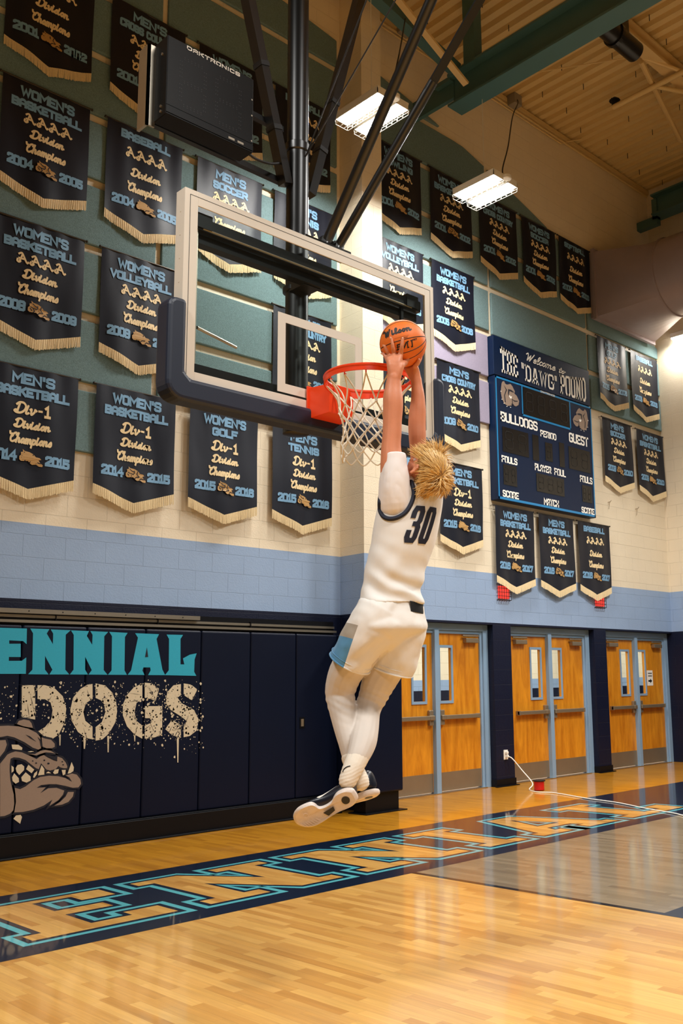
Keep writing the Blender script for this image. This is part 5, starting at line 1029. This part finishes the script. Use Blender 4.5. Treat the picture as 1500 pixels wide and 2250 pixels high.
# ---- hair: many curved tufts over a cap
hr = MB(); rs = random.Random(21)
def hairy(r, pf, ph):
    if ph < -.058: return False
    if ph > .085: return pf < .046
    if ph > .05: return pf < .034
    if ph > .026: return pf < -.012 + (ph-.026)*1.6
    return pf < -.034
whorl = (F_h*-.55 + H_h*.83).normalized()
n_done = 0
while n_done < 4600:
    z_ = rs.uniform(-1, 1); a = rs.uniform(0, 6.283); s = math.sqrt(1-z_*z_); r, f, h = s*math.cos(a), s*math.sin(a), z_
    pr, pf, ph = r*.078, -.012 + f*.099, .028 + h*.094
    if not hairy(pr, pf, ph): continue
    n_done += 1
    n_h = (R_h*(r/.077) + F_h*(f/.098) + H_h*(h/.093)).normalized(); p = HC + R_h*pr + F_h*pf + H_h*ph
    away = n_h - whorl*1.0; away = (away - n_h*away.dot(n_h)); away = away.normalized() if away.length > .05 else Vector((0,0,0))
    low = ph < .0
    rnd = (Vector((mn.noise(p*13), mn.noise(p*13+Vector((7,3,1))), mn.noise(p*13+Vector((2,9,5)))))*1.9 + Vector((rs.gauss(0,.16), rs.gauss(0,.16), rs.gauss(0,.16))))*(.4 if abs(pr) > .054 and ph < .062 else 1); front = ph > .06 and pf > -.01
    side = abs(pr) > .054 and ph < .062
    ln = rs.uniform(.010,.018) if side else rs.uniform(.022,.036) if low else rs.uniform(.045,.078)*(1.25 if front else 1)
    lift = .18 if side else .30 if low else (rs.uniform(.3,.6) if front else rs.uniform(.04,.28))
    d = (n_h*lift + away*.9 + rnd + Vector((0,.12 if front else 0,0))).normalized(); d2 = (d + away*.4 - n_h*.7 + rnd*.7).normalized()
    w = rs.uniform(.0015,.0033) if not low else rs.uniform(.0018,.003)
    hr.cur = 1 if (side and rs.random() < .6) or (low and pf > -.075 and rs.random() < .4) or rs.random() < .10 else 0
    hr.tube([cv(p - n_h*.005), cv(p + d*ln*.38), cv(p + d*ln*.66 + d2*ln*.12), cv(p + d*ln*.74 + d2*ln*.34)], [w*.8, w, w*.62, .0004], 5)
hr.cur = 1; n, m_ = 44, 30; vs = []
for i in range(m_+1):
    t = math.pi*i/m_
    for k in range(n): a = 2*math.pi*k/n; vs.append((math.sin(t)*math.cos(a), math.sin(t)*math.sin(a), math.cos(t)))
pts = [hd(r*.0795, -.012+f*.1005, .028+h*.0955) for r, f, h in vs]; fs = []
for i in range(m_):
    for k in range(n):
        q = (i*n+k, i*n+(k+1) % n, (i+1)*n+(k+1) % n, (i+1)*n+k); r, f, h = [sum(vs[j][c] for j in q)/4 for c in range(3)]
        if hairy(r*.078, -.012+f*.099, .028+h*.094): fs.append(q)
hr.add(pts, fs)
ho_ = hr.build('hair', ['hair_blond', 'hair_root'], person, smooth=60, label='messy short blond hair')

# ---- undershirt sleeves, jersey
us = MB(); limb(us, SLEEVE_L, 4, 24, True); limb(us, SLEEVE_R, 4, 24, True)
def fold(scale, amp, st=(1,1,1)):
    def g(co):
        p = Vector((co.x*st[0], co.y*st[1], co.z*st[2]))*scale; return amp*(mn.noise(p) + .5*abs(mn.noise(p*1.9 + Vector((3,1,7)))))
    return g
uf_ = fold(12, .006, (1,1,.6))
us_o = fuse(us, 'undershirt', 'undershirt_white', .005, 3, lambda co: uf_(co)*max(0, min(1, (2.47-ZB0-co.z)/.05)))
js = MB(); T = TORSO[:]
T[0] = (-.0745, 1.772, 0, .167, .124); T[1] = (-.0745, 1.786, 0, .166, .123)
loft(js, dens(T), 44, .004)
limb(js, [(.148, 2.322, -.078, .047), (.10, 2.362, -.03, .05), (.06, 2.37, .0, .045)]); limb(js, [(-.03, 2.335, .07, .05), (.03, 2.365, .04, .045), (.06, 2.37, .0, .04)])
def jf(co):
    z_ = co.z + ZB0; low = max(0, min(1, (2.12-z_)/.25))
    a = (z_ + .55*co.x - 1.9); b = (z_ - .9*co.x - 1.95)
    return .0075*low*math.sin(58*a + 2.2*mn.noise(co*7))*max(0, mn.noise(co*4+Vector((1,5,2)))+.45) + .006*mn.noise(Vector((co.x*9, co.y*9, co.z*5))) + .0035*math.sin(40*b)*max(0, mn.noise(co*5)) 
js_o = fuse(js, 'jersey', 'jersey_white', .006, 4, jf, label='white sleeveless jersey with navy trim')
tb = bvh(js_o, us_o); tj = bvh(js_o)
def cast(tree, p, d, off):
    h = tree.ray_cast(p, d)
    return (h[0] - d*off) if h[0] is not None else None
tr_ = MB(); P = []
for q in smoothline([vv(a) for a in ARMHOLE], 5):
    h = cast(tb, cv((q.x, q.y, .6)), Vector((0,1,0)), .001)
    if h is not None: P.append(h)
P = [p for i, p in enumerate(P) if i == 0 or (p-P[i-1]).length < .12]
P += [cv(q) for q in smoothline([(-.118,2.30,.07),(-.105,2.345,.02),(-.05,2.385,-.01),(.01,2.392,.02)], 3)]
Q = smoothline([sum((P[(i+j) % len(P)] for j in (-1,0,1)), Vector())/3 for i in range(len(P))], 2, True)
tr_.tube(Q, .0112, 8, closed=True); tr_.build('armhole_trim', 'trim_navy', js_o, smooth=True)
tr_ = MB(); c0 = Vector((NECK0[0]+.004, NECK0[1]+.012, NECK0[2]+.012))
tr_.tube([cv(c0 + RB*(.080*math.cos(2*math.pi*k/32)) + BK*(.070*math.sin(2*math.pi*k/32)) + Vector((0, -.014*math.sin(2*math.pi*k/32)+.008*math.cos(2*math.pi*k/32), 0))) for k in range(32)], .009, 8, closed=True); tr_.build('collar_trim', 'trim_navy', js_o, smooth=True)
nm = MB(); nm.step = .012; top, bot = vv(NUM[0]), vv(NUM[1]); mid = (top+bot)/2; sp_ax = (top-bot).normalized(); Lh = (top-bot).length
BKd = hv(BK); 
def nf(u, v):
    p = mid + RB*u + Vector((sp_ax.x*.9, sp_ax.y, 0)).normalized()*v
    h = cast(tj, cv(p + BK*.5), -BKd, .0036)
    return h if h is not None else cv(p)
N30 = {'3': (6,'0,7.6 0,8.9 1,10 5,10 6,9 6,6.2 4.8,5.1 6,4 6,1 5,0 1,0 0,1.1 0,2.4;3,5.1 4.8,5.1'), '0': BLK['0']}
text(nm, '3', N30, -.074, -.008, .098, -.098, .026, nf); text(nm, '0', N30, .002, .064, .098, -.098, .026, nf)
nm.build('jersey_number', 'trim_navy', js_o, label='navy number 30')
# ---- shorts
sh = MB(); loft(sh, dens(PELVIS), 40); limb(sh, [SHORT_A[0], SHORT_A[1]]); limb(sh, [SHORT_B[0], SHORT_B[1]])
def skirt(ch, d):
    P = smoothline([vv(c) for c in ch], 4); Rr = [q.x for q in smoothline([(c[3],0,0) for c in ch], 4)]; sh.tube([cv(p) for p in P], Rr, 28)
skirt(SHORT_A, 1); skirt(SHORT_B, 1)
(pu0, pv0), (pu1, pv1) = PANEL
def panel_shader():
    m = MT['short_white']; nt = m.node_tree; L = nt.links; tc = n_(nt, 'ShaderNodeTexCoord'); sp = n_(nt, 'ShaderNodeSeparateXYZ'); L.new(tc.outputs['Object'], sp.inputs[0])
    k = (pu1-pu0)/(pv1-pv0); lim = math_(nt, 'ADD', math_(nt, 'MULTIPLY', math_(nt, 'ADD', sp.outputs[2], ZB0-pv0), k), pu0)
    ins = math_(nt, 'LESS_THAN', sp.outputs[0], lim); tilt = math_(nt, 'ADD', sp.outputs[2], math_(nt, 'MULTIPLY', math_(nt, 'ADD', sp.outputs[0], .25), .30))
    g1 = math_(nt, 'MULTIPLY', ins, math_(nt, 'LESS_THAN', tilt, PANELY[0]-ZB0)); g2 = math_(nt, 'MULTIPLY', ins, math_(nt, 'LESS_THAN', tilt, PANELY[1]-ZB0))
    b = nt.nodes['Principled BSDF']; m1 = n_(nt, 'ShaderNodeMix', data_type='RGBA'); m1.inputs[6].default_value = rgb(226,222,216); m1.inputs[7].default_value = rgb(160,150,136); L.new(g1, m1.inputs[0])
    m2 = n_(nt, 'ShaderNodeMix', data_type='RGBA'); L.new(m1.outputs[2], m2.inputs[6]); m2.inputs[7].default_value = rgb(78,136,176); L.new(g2, m2.inputs[0]); L.new(m2.outputs[2], b.inputs['Base Color'])
panel_shader()
def sf(co):
    z_ = co.z + ZB0; return .008*mn.noise(Vector((co.x*9 + 2*co.z, co.y*7, co.z*5))) + .007*math.sin(44*(z_ - .75*co.x) + 3*mn.noise(co*6))*max(0, mn.noise(co*4.5)+.25)*max(0, min(1, (1.72-z_)/.12)) + .003*mn.noise(co*22)
so_ = fuse(sh, 'shorts', 'short_white', .0055, 7, sf, label='white shorts with grey and blue side panel')
for ch in (SHORT_A, SHORT_B):
    a_, b_ = vv(ch[-1]), vv(ch[-2]); dd = (a_-b_).normalized(); e_1 = dd.cross(Vector((0,0,1))).normalized(); e_2 = dd.cross(e_1); hb_ = MB(); r_ = ch[-1][3]-.001
    hb_.tube([cv(a_ - dd*.004 + e_1*(r_*math.cos(2*math.pi*k/40)) + e_2*(r_*math.sin(2*math.pi*k/40))) for k in range(40)], .0045, 6, closed=True)
    hb_.tube([cv(a_ - dd*.028 + e_1*((r_+.0015)*math.cos(2*math.pi*k/40)) + e_2*((r_+.0015)*math.sin(2*math.pi*k/40))) for k in range(40)], .0016, 5, closed=True)
    hb_.build('hem', 'short_blue' if ch is None else 'short_white', so_, smooth=True)
wb = MB(); n = 26; vs = []
for dv, g in ((-.030,.010),(.020,.006),(.020,-.01),(-.030,-.01)):
    for k in range(n):
        t = math.radians(-75 + 150*k/(n-1)); p = Vector((-.0765,1.765,0)) + RB*((.160+g)*math.cos(t)) + BK*((.122+g)*math.sin(t)); p.y -= .13*(p.x+.02); p.y += dv; vs.append(cv(p))
wb.add(vs, [(i*n+k, i*n+k+1, ((i+1) % 4)*n+k+1, ((i+1) % 4)*n+k) for i in range(4) for k in range(n-1)]); wb.build('waistband', 'black_matte', so_, smooth=40)
# ---- tights, socks
tg = MB(); limb(tg, [(q[0], q[1], q[2], min(q[3], .086)) for q in LEG_A[1:10]]); limb(tg, [(q[0], q[1], q[2], min(q[3], .086)) for q in LEG_B[1:9]])
def tf(co):
    z_ = co.z + ZB0; kn = math.exp(-((z_-1.30)/.07)**2)
    return .0026*kn*math.sin(170*(z_ + .5*co.x) + 2*mn.noise(co*8))*max(0, mn.noise(co*9)+.4) + .0018*mn.noise(Vector((co.x*14, co.y*14, co.z*9)))
fuse(tg, 'tights', 'tights_white', .005, 3, tf, label='pale full-length leg tights')
for nm_, ch in (('sock', SOCK_A), ('sock', SOCK_B)):
    sk = MB(); limb(sk, ch, 5, 18); z0_ = ch[-1][1]
    def kf(co, z0_=z0_):
        z_ = co.z + ZB0; return .0007*max(0, min(1, (z0_+.09-z_)/.05))*math.sin(390*(z_ - .35*co.x) + 4*mn.noise(co*14)) + .001*mn.noise(co*30)
    so2 = fuse(sk, 'sock', 'sock_white', .0042, 2, kf, label='crumpled white crew sock')
    if ch is SOCK_B:
        sw = MB(); tk = bvh(so2)
        def swf(u, v): 
            h = cast(tk, cv((u, v, .7)), Vector((0,1,0)), .002); return h if h is not None else cv((u, v, .2))
        sw.ribbon([(q.x, q.y) for q in smoothline([(-.292,.995,0),(-.286,1.008,0),(-.272,1.018,0),(-.256,1.022,0)], 4)], .0045, swf, cap=0); sw.build('sock_mark', 'black_matte', so2)
# ---- shoes
def shoe(heel, toe, sole_n, name_label, flip):
    X = (vv(toe)-vv(heel)).normalized(); Sn = Vector(sole_n); Sn = (Sn - X*Sn.dot(X)).normalized(); Zu = -Sn; Yv = Zu.cross(X); hp = vv(heel)
    g = lambda x, y, z: cv(hp + X*x + Yv*(y*flip*1.06) + Zu*z)
    L0 = .315
    out = [(0,.012),(.004,.026),(.03,.040),(.07,.041),(.095,.030),(.115,.016),(.15,.010),(.180,.016),(.192,.038),(.208,.051),(.245,.054),(.28,.046),(.305,.026),(.315,.002),(.308,-.022),(.28,-.042),(.24,-.052),(.195,-.050),(.15,-.043),(.10,-.040),(.06,-.042),(.03,-.038),(.006,-.024),(0,-.008)]
    out = [(p.x, p.y) for p in smoothline([(a, b, 0) for a, b in out], 3, True)]
    curve = lambda x: .018*max(0, (x-.22)/.095)**2
    root = MB(); rows = []
    prof = [(.92,0),(1,.006),(1.02,.018),(.99,.028)]
    for sc_, z in prof: rows.append([g(.155 + (x-.155)*sc_, y*sc_, z + curve(x)) for x, y in out])
    n = len(out); root.v = [p for r in rows for p in r]; root.f = [(i*n+k, i*n+(k+1) % n, (i+1)*n+(k+1) % n, (i+1)*n+k) for i in range(3) for k in range(n)]; root.mi = [0]*len(root.f)
    root.flat([(i, 0) for i in range(0)], None) if False else None
    tri = tessellate_polygon([[Vector((x, y, 0)) for x, y in out]]); root.f += [tuple(t) for t in tri]; root.mi += [0]*len(tri)
    up = MB(); secs = [(0.004,.024,.030,.108),(.02,.040,.026,.126),(.05,.045,.022,.122),(.085,.043,.020,.114),(.12,.040,.020,.102),(.155,.041,.020,.088),(.195,.049,.020,.072),(.235,.051,.022,.058),(.272,.043,.026,.044),(.298,.028,.030,.040),(.308,.012,.033,.038)]
    n2 = 20; vs = []
    for (x, w, zb, zt) in secs:
        for k in range(n2):
            t = 2*math.pi*k/n2; c, s = math.cos(t), math.sin(t); e = (abs(c)**2.6 + abs(s)**2.6)**(-1/2.6); zc, hz = (zb+.002+zt)/2 + curve(x), (zt-zb-.002)/2
            ww = w*(1 - .28*max(0, s)); vs.append(g(x, ww*c*e, zc + hz*s*e))
    m = len(secs); up.add(vs, [(i*n2+k, i*n2+(k+1) % n2, (i+1)*n2+(k+1) % n2, (i+1)*n2+k) for i in range(m-1) for k in range(n2)] + [tuple(range(n2-1,-1,-1)), tuple((m-1)*n2+k for k in range(n2))])
    uo = up.build('shoe', 'shoe_navy', person, smooth=60, label=name_label); uo.modifiers.new('sub', 'SUBSURF').levels = 1; uo.modifiers['sub'].render_levels = 2
    root.build('outsole', 'sole_pale', uo, smooth=50)
    def dec(nm_, polys, m, z=None, side=None, cs=.0015):
        d = MB()
        for poly in polys:
            if side is None: d.flat(poly, lambda x, y: g(x, y, z + curve(x)))
            else:
                def sidef(x, h):
                    w = .0; 
                    for i in range(len(secs)-1):
                        if secs[i][0] <= x <= secs[i+1][0] or i == len(secs)-2:
                            t = max(0, min(1, (x-secs[i][0])/(secs[i+1][0]-secs[i][0]))); w = secs[i][1]+(secs[i+1][1]-secs[i][1])*t; zb = secs[i][2]+(secs[i+1][2]-secs[i][2])*t; zt = secs[i][3]+(secs[i+1][3]-secs[i][3])*t; break
                    zc, hz = (zb+.002+zt)/2, (zt-zb-.002)/2; s_ = max(-.97, min(.97, (h-zc)/hz)); c_ = (1-abs(s_)**2.6)**(1/2.6)
                    return g(x, side*(w*(1-.28*max(0, s_))*c_ + cs), h + curve(x))
                d.flat(poly, sidef)
        return d.build(nm_, m, uo)
    circ = lambda cx, cy, r, k=20: [(cx + r*math.cos(2*math.pi*i/k), cy + r*math.sin(2*math.pi*i/k)) for i in range(k)]
    dec('heel_window', [circ(.052, 0, .019)], 'shoe_navy', -.0012)
    dec('arch_window', [[(.116,-.002),(.118,-.022),(.156,-.033),(.172,-.009)]], 'shoe_navy', -.0012)
    rg = MB(); rg.tube([g(.248 + .010*math.cos(2*math.pi*i/20), .014 + .010*math.sin(2*math.pi*i/20), -.0005 + curve(.248)) for i in range(20)], .0014, 5, closed=True)
    for i in range(7): rg.tube([g(.20 + .013*i, -.044 + .002*abs(i-3), -.0005 + curve(.2+.013*i)), g(.213 + .013*i, -.018, -.0005 + curve(.213+.013*i))], .0012, 5)
    rg.build('tread', 'sole_pale', uo)
    for sd in (-1, 1):
        dec('swoosh', [[(.165,.040),(.150,.046),(.120,.060),(.075,.088),(.118,.070),(.150,.058),(.172,.052),(.178,.046)]], 'shoe_white', side=sd)
        dec('heel_patch', [[(.028,.086),(.045,.088),(.04,.103),(.026,.104)], [(.05,.088),(.07,.090),(.062,.101),(.046,.103)], [(.012,.05),(.02,.05),(.022,.068),(.013,.066)], [(.025,.05),(.033,.052),(.033,.068),(.027,.068)]], 'shoe_white', side=sd)
    return g
shoe((-.229,.893,.205), (-.505,.772,.165), (.14,-.38,.91), 'navy basketball shoe with its pale sole turned to the camera', 1)
shoe((-.142,.880,.06), (-.42,.775,-.06), (.1,-.96,.2), 'navy basketball shoe behind the other foot', -1)

# ------------------------------------------------------------ basketball
mat('ball_orange', rgb(226,112,24), .55, bump=.5, bscale=420, bdist=.001, var=.06, vscale=20); mat('ball_black', rgb(30,20,16), .6)
RBL = .119; bc = Vector((3.223, 3.361, 3.1057))
ball = MB(); n, m_ = 64, 32
for i in range(m_+1):
    t = math.pi*i/m_
    for k in range(n): a = 2*math.pi*k/n; s = max(math.sin(t), .001); ball.v.append(bc + Vector((s*math.cos(a), s*math.sin(a), math.cos(t)))*RBL)
ball.f = [(i*n+k, (i+1)*n+k, (i+1)*n+(k+1) % n, i*n+(k+1) % n) for i in range(m_) for k in range(n)]; ball.mi = [0]*len(ball.f)
bo = tag(ball.build('basketball', 'ball_orange', smooth=True), 'orange basketball held over the rim between two raised hands', 'basketball')
nv_ = -Vector((.7208*.98, .6739*.98, .2)).normalized(); e1 = Vector((.683,-.73,0)); e1 = (e1 - nv_*e1.dot(nv_)).normalized(); e2 = nv_.cross(e1)
if e2.z < 0: e2 = -e2
ct, st = math.cos(math.radians(14)), math.sin(math.radians(14)); a1 = e1*ct + e2*st; a2 = e2*ct - e1*st
sm_ = MB()
for ang in (0, 58, -52, 90+58):
    ar = math.radians(ang); q = nv_*math.cos(ar) + a2*math.sin(ar)
    sm_.tube([bc + (a1*math.cos(2*math.pi*k/72) + q*math.sin(2*math.pi*k/72))*(RBL-.0012) for k in range(72)], .0026, 6, closed=True)
sm_.build('seams', 'ball_black', bo, smooth=True)
lt = MB()
def bf(u, v):
    r2 = max(.0001, 1-u*u-v*v); return bc + (a1*u + a2*v + nv_*math.sqrt(r2))*(RBL+.0006)
text(lt, 'W', SCR, -.70, -.36, .62, .28, .07, bf, curve=4, slant=.1)
text(lt, 'ilson', SCR, -.36, .52, .60, .30, .07, bf, curve=4, track=1, slant=.05)
text(lt, 'EV', BLK, -.32, .13, -.12, -.36, .06, bf, slant=.2, track=2.5)
lt.ribbon([(.27,-.12),(.21,-.12),(.16,-.36),(.22,-.36)], .05, bf, cap=0); lt.ribbon([(.34,-.12),(.40,-.12),(.36,-.36),(.30,-.36)], .05, bf, cap=0)
text(lt, 'NXT', BLK, .42, .62, -.06, -.14, .022, bf, slant=.15)
for i in range(16): lt.ribbon([(-.30+.04*i, .13+.0*i), (-.28+.04*i, .13)], .016, bf, cap=0)
for i in range(6): lt.ribbon([(-.02+.05*i, .065), (.015+.05*i, .065)], .03, bf, cap=0)
lt.build('lettering', 'ball_black', bo)
